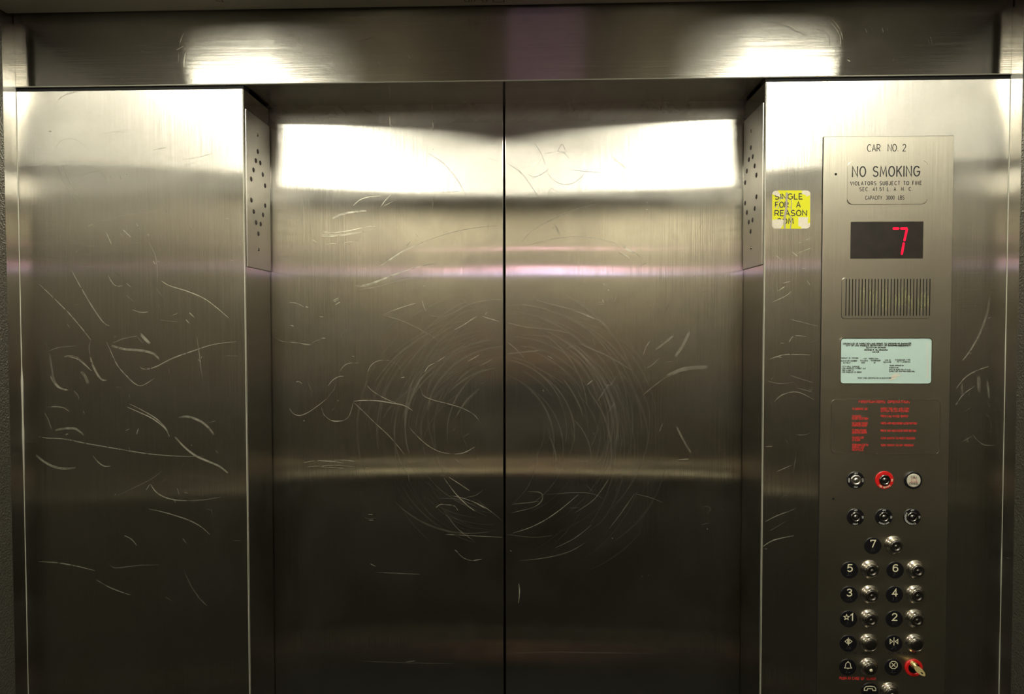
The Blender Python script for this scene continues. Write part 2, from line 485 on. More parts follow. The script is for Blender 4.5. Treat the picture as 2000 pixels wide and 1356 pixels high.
DG = .0024
def door(n, x0, x1, label):
    b = nb(); box(b, x0, x1, DY, DY + .03, .004, ZH + .008, .0012)
    return struct('door_%d' % n, b, M_DOOR, label, 'door')
for w_, s_ in ((RL, -1), (RR, 1)):
    b = nb(); n = 7
    A = [(s_ * (OP - .0004 + .0028 - .0028 * math.cos(k * math.pi / 2 / (n - 1))), -.0004 + .0028 - .0028 * math.sin(k * math.pi / 2 / (n - 1))) for k in range(n)]
    lo = [b.verts.new((x, y, .01)) for x, y in A]; hi = [b.verts.new((x, y, ZH - .009)) for x, y in A]
    for k in range(n - 1): b.faces.new((lo[k], lo[k + 1], hi[k + 1], hi[k]))
    c0 = b.verts.new((s_ * (OP + .0024), .0024, .01)); c1 = b.verts.new((s_ * (OP + .0024), .0024, ZH - .009))
    b.faces.new((lo[-1], c0, c1, hi[-1])); b.faces.new((c0, lo[0], hi[0], c1)); b.faces.new(lo + [c0]); b.faces.new(hi + [c1])
    obj('worn_edge', b, M_EDGE, w_, smooth=False, label='worn pale corner edge')
D1 = door(1, -OP - .09, -DG, 'brushed steel sliding door panel beside the plain return wall, scratched with loops')
D2 = door(2, DG, OP + .09, 'brushed steel sliding door panel beside the button panel return')
b = nb(); box(b, -.02, .02, DY + .0305, DY + .05, 0, ZH + .01)
struct('trim_2', b, M_DARK, 'black rubber seal in the gap between the doors', 'trim')
b = nb(); box(b, -.8, .8, DY + .06, DY + .08, 0, 2.5)
struct('trim_3', b, M_DARK, 'dark hoistway behind the doors', 'trim')

# corner beads of worn caulk at the two car corners
for n, s in ((4, -1), (5, 1)):
    b = nb()
    pts = []
    for k in range(60):
        z = .02 + 2.1 * k / 59
        wd = .0030 + .0008 * random.random()
        if s < 0 and 1.32 < z < 1.55: wd += .0022 * random.random()
        pts.append((z, wd))
    for (za, wa), (zb, wb) in zip(pts, pts[1:]):
        vs = [b.verts.new(p) for p in ((s * (HW - .0005), -.0002 - wa * 1.2, za), (s * (HW - .0005 - wa), -.0003, za), (s * (HW - .0005 - wb), -.0003, zb), (s * (HW - .0005), -.0002 - wb * 1.2, zb))]
        b.faces.new(vs)
    struct('trim_%d' % n, b, M_EDGE, 'pale worn bead running down the corner beside the ' + ('plain steel return' if s < 0 else 'button panel return'), 'trim')

# ================================================================== things out of shot that the steel reflects
def ceiling_light(x, label):
    t = empty('ceiling_light', (x, -1.0, ZC), label=label, cat='light', group=None)
    y0, y1, hw = LY0, LY1, LHW
    b = nb()
    for a in ((x - hw - .02, x - hw, y0 - .02, y1 + .02), (x + hw, x + hw + .02, y0 - .02, y1 + .02), (x - hw, x + hw, y0 - .02, y0), (x - hw, x + hw, y1, y1 + .02)):
        box(b, *a, ZC - .012, ZC, .001)
    obj('lamp_frame', b, M_PLATE, t)
    b = nb(); box(b, x - hw, x + hw, y0, y1, ZC - .008, ZC - .001)
    obj('diffuser', b, M_DIFF, t, label='glowing diffuser')
LY0, LY1, LHW = -1.45, -.30, .11
ceiling_light(-.70, 'long glowing ceiling light over the plain return side of the car')
ceiling_light(.70, 'long glowing ceiling light over the button panel side of the car')
t = empty('wall_lamp', (.11, YB, 1.92), label='pink and violet lamp on the rear wall', cat='lamp')
b = nb(); box(b, -.06, .29, YB, YB + .02, 1.887, 2.04, .002)
obj('lamp_housing', b, M_GREY, t)
b = nb(); box(b, -.05, .28, YB + .018, YB + .022, 1.914, 1.932)
obj('upper_lens', b, M_PINK, t, label='pink lens')
b = nb(); box(b, -.05, .28, YB + .018, YB + .022, 1.894, 1.910)
obj('lower_lens', b, M_VIOL, t, label='violet lens')
b = nb(); box(b, -.05, .28, YB + .018, YB + .022, 2.022, 2.027)
obj('thin_lens', b, M_PINK, t, label='thin pink lens')
# handrail
t = empty('handrail', (0, YB + .05, .9), label='flat steel handrail along the rear wall', cat='rail')
b = nb()
def tube(bm, p, q, r, n=16):
    p, q = Vector(p), Vector(q); d = (q - p).normalized()
    a = d.orthogonal().normalized(); c = d.cross(a)
    A = [bm.verts.new(p + (a * math.cos(2 * math.pi * k / n) + c * math.sin(2 * math.pi * k / n)) * r) for k in range(n)]
    B = [bm.verts.new(q + (a * math.cos(2 * math.pi * k / n) + c * math.sin(2 * math.pi * k / n)) * r) for k in range(n)]
    for k in range(n): bm.faces.new((A[k], A[(k + 1) % n], B[(k + 1) % n], B[k]))
    bm.faces.new(A[::-1]); bm.faces.new(B)
def bar(bm, yz, xa, xb):
    lo = [bm.verts.new((xa, y, z)) for y, z in yz]; hi = [bm.verts.new((xb, y, z)) for y, z in yz]; n = len(yz)
    for k in range(n): bm.faces.new((lo[k], lo[(k + 1) % n], hi[(k + 1) % n], hi[k]))
    bm.faces.new(lo); bm.faces.new(hi[::-1])
bar(b, [(YB + .026, .912), (YB + .026, .952), (YB + .030, .956), (YB + .036, .956), (YB + .038, .952), (YB + .038, .912)], -.95, .95)
obj('rail', b, M_RAIL, t)
b = nb(); bar(b, [(YB + .026, .912), (YB + .038, .914), (YB + .052, .904), (YB + .052, .899), (YB + .026, .899)], -.95, .95)  # added pale ledge, so the rail reflects as a bright line
obj('highlight_lip', b, M_HIGHLIGHT_LIP, t, label='pale lip added to the rail for a bright reflected line')
for x in (-.7, 0, .7):
    b = nb(); tube(b, (x, YB, .93), (x, YB + .028, .93), .007); obj('bracket', b, M_CHROME, t)

# ================================================================== door-edge plates on the jambs
cr = 377 / 100.0
LR = [(162, 318), (163, 437), (149, 505), (182, 522), (132, 573), (200, 607), (115, 640), (217, 690), (116, 795), (218, 836), (134, 880), (202, 904), (151, 960), (185, 972), (168, 1043), (170, 1160)]
RRv = [(178, 287), (176, 409), (190, 475), (162, 497), (204, 543), (147, 582), (217, 612), (134, 667), (217, 771), (134, 818), (204, 857), (147, 886), (188, 942), (161, 957), (174, 1026), (178, 1148)]
for s, ox, pts, lab in ((-1, 460, LR, 'thin steel plate with a hexagon of dark studs on the jamb of the plain return'), (1, 1420, RRv, 'thin steel plate with a hexagon of dark studs on the jamb beside the yellow sticker')):
    xs = s * (OP - .0028)
    t = empty('jamb_plate', (s * OP, .065, 1.76), label=lab, cat='plate')
    b = nb(); box(b, *sorted((s * OP, xs)), .006, .131, 1.757, 2.083, .0006)
    obj('plate', b, M_PLATE, t)
    for k, (cx, cy) in enumerate(pts):
        y, z = WX(ox + cx / cr, 180 + cy / cr, xs)
        b = nb(); r = .0035 if k in (0, len(pts) - 1) else .0054
        n = 14
        c0 = [b.verts.new((xs, y + r * math.cos(2 * math.pi * q / n), z + r * math.sin(2 * math.pi * q / n))) for q in range(n)]
        c1 = [b.verts.new((xs - s * .0014, y + .75 * r * math.cos(2 * math.pi * q / n), z + .75 * r * math.sin(2 * math.pi * q / n))) for q in range(n)]
        top = b.verts.new((xs - s * .0022, y, z))
        for q in range(n):
            b.faces.new((c0[q], c0[(q + 1) % n], c1[(q + 1) % n], c1[q])); b.faces.new((c1[q], c1[(q + 1) % n], top))
        if k in (0, len(pts) - 1): obj('screw', b, M_CHROME, t, smooth=True)
        else: obj('stud', b, M_GREY, t, smooth=True)

# ================================================================== the operating panel
px0, _ = W(1604, 600); px1, _ = W(1856, 600); _, pzt = W(1730, 267)
PF = -.003      # depth of its face
CP = empty('control_panel', ((px0 + px1) / 2, 0, .7), label='tall steel elevator control panel with display, speaker grille and floor buttons', cat='control panel')
b = nb(); box(b, px0, px1, PF, 0, .55, pzt, .0008)
obj('faceplate', b, M_PANEL, CP)
b = nb(); box(b, px0 - .0011, px1 + .0006, -.0012, -.0001, .55, pzt + .0004); obj('shadow_gap', b, M_DARK, CP, label='painted shadow gap around the faceplate')  # dark strip drawn in as the shadow gap beside the faceplate
E1 = PF - .0003
# header lettering
b = nb(); text_px(b, 'CAR  NO. 2', 1694, 1769, 296, 13, 1.5, E1)
obj('lettering', b, M_ENG, CP, label='engraved line CAR NO. 2')
# no-smoking plate
cx, cz = W(1731, 357.5)
NS = empty('notice_plate', (cx, PF, cz)); NS.parent = CP; NS.location = Vector((cx, PF, cz)) - world_loc(CP)
NS['label'] = 'engraved rounded no smoking plate'
hw, hh = 75 * PXM, 41 * PXM
b = nb(); prism(b, rrect(cx, cz, hw, hh, .010), PF + .0005, PF - .0018, .0014)
obj('plate', b, M_PANEL, NS, smooth=False)
b = nb(); E2 = PF - .0019
text_px(b, 'NO SMOKING', 1665, 1796, 345, 18.5, 2.5, E2, caps=True, track=.28)
text_px(b, 'VIOLATORS SUBJECT TO FINE', 1661, 1800, 362, 6.8, 1.3, E2, track=.4)
text_px(b, 'SEC. 41.51 L. A. M. C.', 1679, 1782, 373.3, 6.6, 1.2, E2, track=.4)
text_px(b, 'CAPACITY  3000  LBS', 1690, 1766, 390, 6.8, 1.0, E2)
obj('lettering', b, M_ENG, NS)
# pin hole
for x, y, r in ((1631, 341, 2.3), (1626.3, 973.8, 2.4)):
    hx, hz = W(x, y); b = nb(); lathe(b, hx, hz, [(r * PXM, 0), (r * PXM, .0004), (0, .0004)], 16, PF)
    obj('screw_hole', b, M_HOLE, CP)
# display
x0, z1 = W(1660, 434.5); x1, z0 = W(1800, 505)
b = nb(); box(b, x0, x1, PF - .0006, PF + .001, z0, z1)
DS = obj('display_window', b, M_LENS, CP, label='dark display window lit with a red 7')
b = nb(); E3 = PF - .0010
def led(pts): ribbon(b, [W(x, y, E3) for x, y in pts], 4.3 * PXM, lambda a, c: (a, E3, c), caps=True)
sc = 5.65
q = lambda x, y: (1600 + x / sc, 400 + y / sc)
led([q(822, 263), q(872, 263)]); led([q(905, 263), q(962, 262), q(968, 272), q(957, 318)])
led([q(957, 318), q(941, 392)]); led([q(933, 427), q(912, 542)])
obj('lit_digit', b, M_LED, DS, label='glowing red numeral 7')
# rim of the display
b = nb(); a = rrect((x0 + x1) / 2, (z0 + z1) / 2, (x1 - x0) / 2 + .0008, (z1 - z0) / 2 + .0008, .0006, 1); c = rrect((x0 + x1) / 2, (z0 + z1) / 2, (x1 - x0) / 2, (z1 - z0) / 2, .0005, 1)
ring(b, a, c, PF, PF - .001); obj('display_rim', b, M_CHROME, CP)
# speaker grille
x0, z1 = W(1643, 543); x1, z0 = W(1815, 622)
cx, cz = (x0 + x1) / 2, (z0 + z1) / 2
b = nb(); prism(b, rrect(cx, cz, (x1 - x0) / 2, (z1 - z0) / 2, .006), PF + .0002, PF - .0012, .0004)
GR = obj('speaker_grille', b, M_PANEL, CP, label='slotted steel speaker grille')
b = nb(); n = 27
gx0, _ = W(1650.5, 580); gx1, _ = W(1813.5, 580); _, gz1 = W(1700, 545); _, gz0 = W(1700, 617.5)
for k in range(n):
    x = gx0 + (gx1 - gx0) * k / (n - 1)
    prism(b, rrect(x, (gz0 + gz1) / 2, .0008, (gz1 - gz0) / 2, .001, 2), PF - .001, PF - .0015)
obj('slot_groove', b, M_HOLE, GR, label='dark vertical slots')
b = nb(); rg = random.Random(5)
for k in range(4, 26):
    if rg.random() < .12: continue
    x = gx0 + (gx1 - gx0) * (k + .5) / (n - 1); za = gz0 + (gz1 - gz0) * rg.uniform(.08, .3); zb = gz0 + (gz1 - gz0) * rg.uniform(.55, .85)
    ribbon(b, catmull([(x, za), (x, (za + zb) / 2), (x, zb)]), .0021, lambda p, q_: (p, PF - .0014, q_), taper=True)
obj('grime_stain', b, scratch_mat('pale_grime', .5, (.50, .52, .24), .6), GR, label='pale greenish grime between the slots')
b = nb(); prism(b, [(p, q_ - .0007) for p, q_ in rrect(cx - .0004, cz, (x1 - x0) / 2, (z1 - z0) / 2, .006)], PF + .0001, PF - .0003)  # dark shape set low behind the grille as its painted shadow
obj('shadow_gap', b, M_HOLE, GR, label='painted shadow below the grille')
# certificate window
x0, z1 = W(1641, 661); x1, z0 = W(1816, 749)
cx, cz = (x0 + x1) / 2, (z0 + z1) / 2
b = nb(); ring(b, rrect(cx, cz, (x1 - x0) / 2 + .0014, (z1 - z0) / 2 + .0014, .007), rrect(cx, cz, (x1 - x0) / 2, (z1 - z0) / 2, .006), PF + .0002, PF - .0016)
obj('window_rim', b, M_CHROME, CP, label='thin steel rim around the certificate')
CT = empty('inspection_certificate', (cx, PF, z0), label='pale green printed inspection certificate framed in the control panel', cat='certificate')
b = nb(); prism(b, rrect(cx, cz, (x1 - x0) / 2 - .0001, (z1 - z0) / 2 - .0001, .0058), PF - .0002, PF - .0006)
obj('paper', b, M_PAPER, CT)
b = nb(); E4 = PF - .0009
sc2 = 10.0
def ct(s, ax, bx, yb, h=2.4, wd=.55):
    text_px(b, s, 1630 + ax / sc2, 1630 + bx / sc2, 650 + yb / sc2, h, wd, E4)
ct('CERTIFICATE OF INSPECTION AND PERMIT TO OPERATE AN ELEVATOR', 165, 1495, 228, 2.6, .8)
ct('CITY OF LOS ANGELES DEPARTMENT OF BUILDING AND SAFETY', 225, 1490, 263, 2.6, .85)
ct('ELEVATOR DIVISION', 622, 1000, 303, 2.4, .8)
ct('ANTONIO R. VILLARAIGOSA', 580, 1040, 350, 2.4, .8)
ct('MAYOR', 742, 868, 390, 2.2, .75)
ct('PERMIT ID 129390', 130, 460, 510); ct('LAST  INSPECTION', 560, 850, 518)
ct('ELEVATOR NUMBER', 130, 440, 562); ct('POUNDS', 505, 650, 560); ct('PASSENGER', 715, 895, 556); ct('CAR ID', 980, 1095, 550); ct('PASSENGER TYPE', 1185, 1480, 545)
ct('107841', 165, 310, 602); ct('3000', 520, 590, 598); ct('20', 765, 795, 598); ct('ELEVATOR', 960, 1105, 588); ct('TO 7 LANDINGS', 1215, 1480, 583)
ct('CITY HALL GARAGE', 150, 485, 675); ct('LOS ANGELES STREET LLC', 150, 610, 710); ct('200 N MAIN ST', 150, 370, 748); ct('LOS ANGELES CA 90012', 150, 525, 782)
ct('BOARD APPROVED BY', 1080, 1350, 655); ct('INSPECTOR', 1070, 1245, 696); ct('DATE OF INSPECTION 07-23-10', 1070, 1480, 735); ct('EXPIRES ONE YEAR FROM INSPECTION', 1070, 1560, 770)
ct('POST THIS CERTIFICATE IN ELEVATOR', 455, 1100, 898, 2.3, .6)
obj('lettering', b, M_INK, CT)
b = nb()
for ps in ([(1090, 930), (1180, 870), (1290, 820)], [(1100, 860), (1180, 820), (1240, 790)], [(1080, 920), (1130, 905), (1200, 880)], [(1130, 890), (1220, 845), (1285, 835)], [(1110, 880), (1160, 845), (1200, 830)]):
    ribbon(b, catmull([W(1630 + x / sc2, 650 + y / sc2, E4 - .0002) for x, y in ps]), 2.6 * PXM, lambda a, c: (a, E4 - .0002, c), taper=True)
obj('torn_patch', b, M_TORN, CT, label='scraped cream spot')
b = nb()
for ps in ([(1010, 250), (1150, 240), (1280, 262), (1480, 245)], [(1300, 205), (1380, 215), (1500, 188)], [(1120, 200), (1200, 212), (1280, 198)], [(1100, 252), (1250, 256), (1400, 252)]):
    ribbon(b, catmull([W(1630 + x / sc2, 650 + y / sc2, E4 - .0002) for x, y in ps]), .9 * PXM, lambda a, c: (a, E4 - .0002, c), taper=True)
obj('ink_scrawl', b, M_INK, CT)
b = nb(); ribbon(b, [W(1811.5, 668, E4), W(1811.2, 740, E4)], 1.6 * PXM, lambda a, c: (a, E4, c)); ribbon(b, [W(1812.8, 700, E4), W(1812.6, 738, E4)], .5 * PXM, lambda a, c: (a, E4 - .0002, c))
obj('sleeve_edge', b, M_WHITE, CT, label='whitish edge of the plastic sleeve')
# red instruction plate
x0, z1 = W(1622, 780.5); x1, z0 = W(1833, 887)
cx, cz = (x0 + x1) / 2, (z0 + z1) / 2
FP = empty('instruction_plate', (cx, PF, cz)); FP.parent = CP; FP.location = Vector((cx, PF, cz)) - world_loc(CP)
FP['label'] = 'steel instruction plate with small red text'
b = nb(); prism(b, rrect(cx, cz, (x1 - x0) / 2, (z1 - z0) / 2, .010), PF + .0002, PF - .0008, .0004)
obj('plate', b, M_PANEL, FP)
b = nb(); ring(b, rrect(cx, cz, (x1 - x0) / 2 + .0002, (z1 - z0) / 2 + .0002, .0102), rrect(cx, cz, (x1 - x0) / 2 - .0007, (z1 - z0) / 2 - .0007, .0095), PF - .0004, PF - .0012)
obj('plate_rim', b, M_BTN, FP)
b = nb(); E5 = PF - .0011
sc3 = 5.214
def rt(s, ax, bx, yb, h=3.6, wd=.95):
    text_px(b, s, 1600 + ax / sc3, 1600 + bx / sc3, 640 + yb / sc3, h, wd, E5)
rt('FIREFIGHTERS OPERATION', 405, 918, 768, 4.6, 1.15)
rt('TO OPERATE CAR', 337, 490, 838); rt('INSERT FIRE KEY AND TURN', 628, 916, 836); rt('SWITCH TO ON POSITION', 628, 910, 860)
rt('TO CANCEL', 335, 428, 912); rt('FLOOR SELECTION', 335, 497, 936); rt('PRESS CALL CANCEL BUTTON', 630, 902, 912)
rt('TO CLOSE POWER', 335, 493, 984); rt('OPERATED DOOR', 335, 485, 1008); rt('PRESS AND HOLD DOOR CLOSE BUTTON', 630, 992, 984)
rt('TO OPEN POWER', 335, 478, 1056); rt('OPERATED DOORS', 335, 485, 1080); rt('PRESS AND HOLD DOOR OPEN BUTTON', 628, 988, 1060)
rt('TO HOLD CAR', 335, 452, 1130); rt('AT FLOOR', 335, 415, 1155); rt('TURN SWITCH TO HOLD POSITION', 626, 975, 1136)
rt('TO RETURN CAR TO', 335, 497, 1205); rt('NORMAL USE', 335, 458, 1228); rt('SERVICE', 335, 450, 1254); rt('TURN SWITCH TO OFF POSITION', 626, 958, 1208)
obj('lettering', b, M_REDP, FP)

# ---- key switches
def arctext(bm, s, cx, cz, r, a_mid, h, wd, y, flip=False):
    """small lettering round a ring; a_mid in degrees; flip: reads along the bottom"""
    tw = text_w(s, .25) * h
    da = tw / r
    pos = 0
    for c in s:
        gw, st = G[c]
        for pl in st:
            out = []
            for gx, gz in pl:
                sx = pos + gx * h - tw / 2
                if not flip:
                    a = math.radians(a_mid) - sx / r; rr = r + (gz - .5) * h
                else:
                    a = math.radians(a_mid) + sx / r; rr = r - (gz - .5) * h
                out.append((cx + rr * math.cos(a), cz + rr * math.sin(a)))
            ribbon(bm, out, wd, lambda p, q: (p, y, q))
        pos += (gw + .25) * h
def keyswitch(px, py, labs, ringmat, name_label, pale=False, rad=16.6):
    cx, cz = W(px, py)
    t = empty('key_switch', (cx, PF, cz)); t.parent = CP; t.location = Vector((cx, PF, cz)) - world_loc(CP); t['label'] = name_label
    R = rad * PXM
    b = nb(); lathe(b, cx, cz, [(R, 0), (R, .0012), (R * .95, .0018), (R * .5, .0018)], 40, PF)
    obj('switch_ring', b, ringmat, t)
    b = nb(); lathe(b, cx, cz, [(R * .62, .0015), (R * .62, .003), (R * .56, .0042), (R * .42, .0044), (R * .40, .0034), (R * .26, .0034), (R * .24, .0044), (0, .0046)], 32, PF)
    obj('lock_barrel', b, M_LOCK if not pale else M_PLATE, t, smooth=True)
    b = nb(); box(b, cx - .0006, cx + .0006, PF - .0049, PF - .0045, cz - .0028, cz + .0028)
    obj('key_slot', b, M_HOLE, t)
    b = nb()
    for s, a, fl in labs: arctext(b, s, cx, cz, R * .80, a, .0030, .00055, PF - .0021, fl)
    obj('lettering', b, M_WHITE if ringmat != M_RED else M_CREAM, t)
    return t
keyswitch(1669.5, 937.2, [('OFF', 90, False), ('LOW', 0, False), ('FAN', 270, True), ('HIGH', 180, False)], M_BLACK, 'black fan key switch', True)
keyswitch(1725.5, 937.2, [('ON', 0, False), ('FIRE SERVICE', 270, True)], M_RED, 'red ringed fire service key switch', rad=17.3)
keyswitch(1669, 1009.2, [('OFF', 90, False), ('ON', 0, False), ('LIGHT', 270, True)], M_BLACK, 'black light key switch')
keyswitch(1724.3, 1009.2, [('OFF', 90, False), ('ON', 0, False), ('INSPECTION', 270, True)], M_BLACK, 'black inspection key switch')
keyswitch(1779.4, 1009.2, [('OFF', 90, False), ('ON', 0, False), ('SERVICE', 270, True), ('INDEPENDENT', 190, False)], M_BLACK, 'black service key switch')
# call cancel button
cx, cz = W(1780.8, 937.2)
t = empty('call_cancel_button', (cx, PF, cz)); t.parent = CP; t.location = Vector((cx, PF, cz)) - world_loc(CP); t['label'] = 'white call cancel button in a black ring'
R = 16.8 * PXM
b = nb(); lathe(b, cx, cz, [(R, 0), (R, .003), (R * .92, .0038), (R * .78, .0038), (R * .78, .002)], 40, PF); obj('button_ring', b, M_BLACK, t, smooth=False)
b = nb(); lathe(b, cx, cz, [(R * .77, .001), (R * .77, .0042), (R * .7, .0048), (0, .0050)], 40, PF); obj('button_cap', b, plain('ivory_plastic', (.55, .52, .42), .4), t)
b = nb(); y = PF - .0054
text(b, 'CALL', cx - .0062, cx + .0062, cz + .0052, .0034, .0007, y); text(b, 'CANCEL', cx - .0092, cx + .0092, cz - .0078, .0034, .0007, y)
obj('lettering', b, M_INK, t)
b = nb()
hat = [(-.0085, -.0035), (-.005, -.0025), (-.0052, .001), (-.003, .004), (0, .0046), (.003, .004), (.0052, .001), (.005, -.0025), (.0085, -.0035), (-.0085, -.0035)]
ribbon(b, [(cx + p, cz + r) for p, r in hat], .0006, lambda p, r: (p, y, r)); ribbon(b, [(cx - .005, cz - .0022), (cx + .005, cz - .0022)], .0005, lambda p, r: (p, y, r))
obj('helmet_symbol', b, M_REDP, t)

# ---- floor buttons
def star(cx, cz, r):
    return [(cx + (r if k % 2 == 0 else r * .42) * math.sin(k * math.pi / 5), cz + (r if k % 2 == 0 else r * .42) * math.cos(k * math.pi / 5)) for k in range(10)] + [(cx, cz + r)]
BR = {'7': [0b110110, 0], '5': 0, '6': 0}
def disc(px, py, what, label):
    cx, cz = W(px, py)
    t = empty('button_legend', (cx, PF, cz)); t.parent = CP; t.location = Vector((cx, PF, cz)) - world_loc(CP); t['label'] = label
    R = 16.4 * PXM
    b = nb(); lathe(b, cx, cz, [(R, -.0002), (R, .0010), (R * .95, .0015), (0, .0015)], 44, PF); obj('disc', b, M_BLACK, t)
    b = nb(); y = PF - .0019; wd = 2.1 * PXM; P = lambda p, r: (p, y, r)
    def rb(pts, w_=wd, caps=True): ribbon(b, [(cx + p * PXM, cz + r * PXM) for p, r in pts], w_, P, caps=caps)
    if what in '765432':
        text(b, what, cx - 4.4 * PXM, cx + 4.4 * PXM, cz - 2.2 * PXM, 13.2 * PXM, wd, y, caps=True)
    elif what == '*':
        ribbon(b, star(cx - 4.5 * PXM, cz + 3.6 * PXM, 5.6 * PXM), 1.4 * PXM, P)
        text(b, '1', cx + 3.6 * PXM, cx + 7.6 * PXM, cz - 2.6 * PXM, 13.2 * PXM, wd, y, caps=True)
    elif what == 'open':
        rb([(0, -3), (0, 11.5)], 1.3 * PXM); rb([(-1.9, 0), (-6.5, 4.3), (-1.9, 8.6), (-1.9, 0)], 1.2 * PXM, False); rb([(1.9, 0), (6.5, 4.3), (1.9, 8.6), (1.9, 0)], 1.2 * PXM, False)
    elif what == 'close':
        rb([(0, -3), (0, 11.5)], 1.4 * PXM); rb([(-7.4, 0), (-2.6, 4.3), (-7.4, 8.6), (-7.4, 0)], 1.3 * PXM, False); rb([(7.4, 0), (2.6, 4.3), (7.4, 8.6), (7.4, 0)], 1.3 * PXM, False)
    elif what == 'bell':
        rb(catmull([(-7.2, -1.0), (-5.2, 1.2), (-4.8, 5), (-3.4, 8.4), (-.9, 10.2), (0, 10.6), (.9, 10.2), (3.4, 8.4), (4.8, 5), (5.2, 1.2), (7.2, -1.0)]), 1.3 * PXM, False)
        rb([(-7.4, -1.2), (7.4, -1.2)], 1.3 * PXM, False); rb([(0, 10.4), (0, 12.2)], 1.6 * PXM, False); rb([(-1.2, -2.4), (1.2, -2.4)], 1.3 * PXM, False)
    elif what == 'stop':
        o = [(7.6 * math.cos(math.radians(22.5 + 45 * k)), 5 + 7.6 * math.sin(math.radians(22.5 + 45 * k))) for k in range(9)]
        rb(o, 1.5 * PXM, False); rb([(-3.4, 1.6), (3.4, 8.4)], 1.4 * PXM, False); rb([(-3.4, 8.4), (3.4, 1.6)], 1.4 * PXM, False)
    elif what == 'phone':
        rb([(-11, 2), (-11, 6), (-8, 9.5), (0, 10.5), (8, 9.5), (11, 6), (11, 2), (5.5, 2), (4.5, 5.5), (-4.5, 5.5), (-5.5, 2), (-11, 2)], 1.5 * PXM, False)
    obj('symbol' if what not in '765432*' else 'numeral', b, M_CREAM, t)
    # braille
    b = nb()
    pat = {'7': [(0, 0), (0, 2), (1, 0), (2, 0), (2, 1), (1, 1), (1, 2), (3, 0), (3, 1), (2, 2)][:8], }.get(what, None)
    rnd = random.Random(what)
    cells = [(0, 2), (1, 0), (1, 1), (1, 2)] + [(2.6 + i, j) for i in (0, 1) for j in (0, 1, 2) if rnd.random() > .45]
    for i, j in cells:
        x_ = cx + (-4.5 + i * 2.3) * PXM; z_ = cz + (-6.2 - j * 2.2) * PXM
        lathe(b, x_, z_, [(.0006, .0015), (.0005, .0019), (0, .0021)], 8, PF)
    obj('braille_dot', b, plain('braille_black', (.05, .05, .05), .25) if 'braille_black' not in bpy.data.materials else bpy.data.materials['braille_black'], t, smooth=True)
PB = [(1703, 1065.2, '7', 'black disc with cream numeral 7'), (1657.8, 1112.6, '5', 'black disc with cream numeral 5'), (1746.5, 1112.6, '6', 'black disc with cream numeral 6'),
      (1656.8, 1160.4, '3', 'black disc with cream numeral 3'), (1745.3, 1160.4, '4', 'black disc with cream numeral 4'), (1655.8, 1207.8, '*', 'black disc with cream star and numeral 1'),
      (1744.7, 1207.8, '2', 'black disc with cream numeral 2'), (1655, 1255.4, 'open', 'black disc with door open symbol'), (1743.5, 1255.4, 'close', 'black disc with door close symbol'),
      (1654.1, 1301.8, 'bell', 'black disc with bell symbol'), (1742.7, 1301.8, 'stop', 'black disc with crossed octagon symbol'), (1696.9, 1348.6, 'phone', 'black disc with telephone handset symbol')]
for a in PB: disc(*a)
def button(px, py, label, kind=0):
    cx, cz = W(px, py)
    t = empty('push_button', (cx, PF, cz)); t.parent = CP; t.location = Vector((cx, PF, cz)) - world_loc(CP); t['label'] = label
    u = PXM
    b = nb(); lathe(b, cx, cz, [(18 * u, -.0002), (18 * u, .0012), (17 * u, .0022), (14.6 * u, .0030), (13.3 * u, .0048), (12.8 * u, .0095), (12.2 * u, .0102), (11.2 * u, .0102), (11.0 * u, .0085)], 48, PF)
    obj('button_collar', b, M_BTN, t, smooth=True)
    top = .0120 if kind != 1 else .0108
    prof = [(10.8 * u, .006), (10.8 * u, top - .0006), (10.2 * u, top)]
    if kind == 0: prof += [(6.6 * u, top), (6.0 * u, top - .0012), (3.2 * u, top - .0016), (2.8 * u, top - .0008), (0, top - .0006)]
    else: prof += [(5 * u, top + .0003), (0, top + .0005)]
    b = nb(); lathe(b, cx, cz, prof, 40, PF)
    cap = obj('button_cap', b, M_CAP, t, smooth=True)
    if kind == 2:
        b = nb(); lathe(b, cx, cz - .0008, [(3.1 * u, top), (2.6 * u, top + .0011), (0, top + .0014)], 20, PF)
        obj('jewel', b, M_CREAM, t, smooth=True, label='small cream jewel')
for a in ((1743.8, 1064, 'round steel button for floor 7'), (1697.3, 1111.5, 'round steel button for floor 5'), (1786.2, 1111.5, 'round steel button for floor 6'), (1697, 1160, 'round steel button for floor 3'),
          (1785.6, 1160, 'round steel button for floor 4'), (1695.6, 1207, 'round steel button for floor 1'), (1784.8, 1207, 'round steel button for floor 2'), (1694.8, 1254.6, 'round steel door open button', 1),
          (1784.2, 1255, 'round steel door close button', 1), (1694.2, 1301.8, 'round steel alarm button with cream jewel', 2), (1735.3, 1349.6, 'round steel telephone button with cream jewel', 2)):
    button(*a)
# red-ringed stop switch and its key
cx, cz = W(1782.3, 1302.8)
t = empty('stop_switch', (cx, PF, cz)); t.parent = CP; t.location = Vector((cx, PF, cz)) - world_loc(CP); t['label'] = 'red ringed stop key switch'
R = 16.7 * PXM
b = nb(); lathe(b, cx, cz, [(R, 0), (R, .0024), (R * .94, .0034), (R * .68, .0034), (R * .64, .0024), (R * .64, 0)], 44, PF); obj('switch_ring', b, M_RED, t, smooth=False)
b = nb(); lathe(b, cx, cz, [(R * .63, .001), (R * .6, .0022), (0, .0024)], 32, PF); obj('lock_face', b, M_BLACK, t)
K = empty('brass_key', (cx, PF, cz), label='brass key hanging tilted in the red ringed stop switch', cat='key')
b = nb(); kx, kz = W(1779, 1294)
lathe(b, kx, kz, [(.0062, .002), (.0062, .011), (.0054, .0125), (.0034, .0125), (.003, .016), (0, .016)], 24, PF)
obj('key_collar', b, M_BRASS, K, smooth=True)
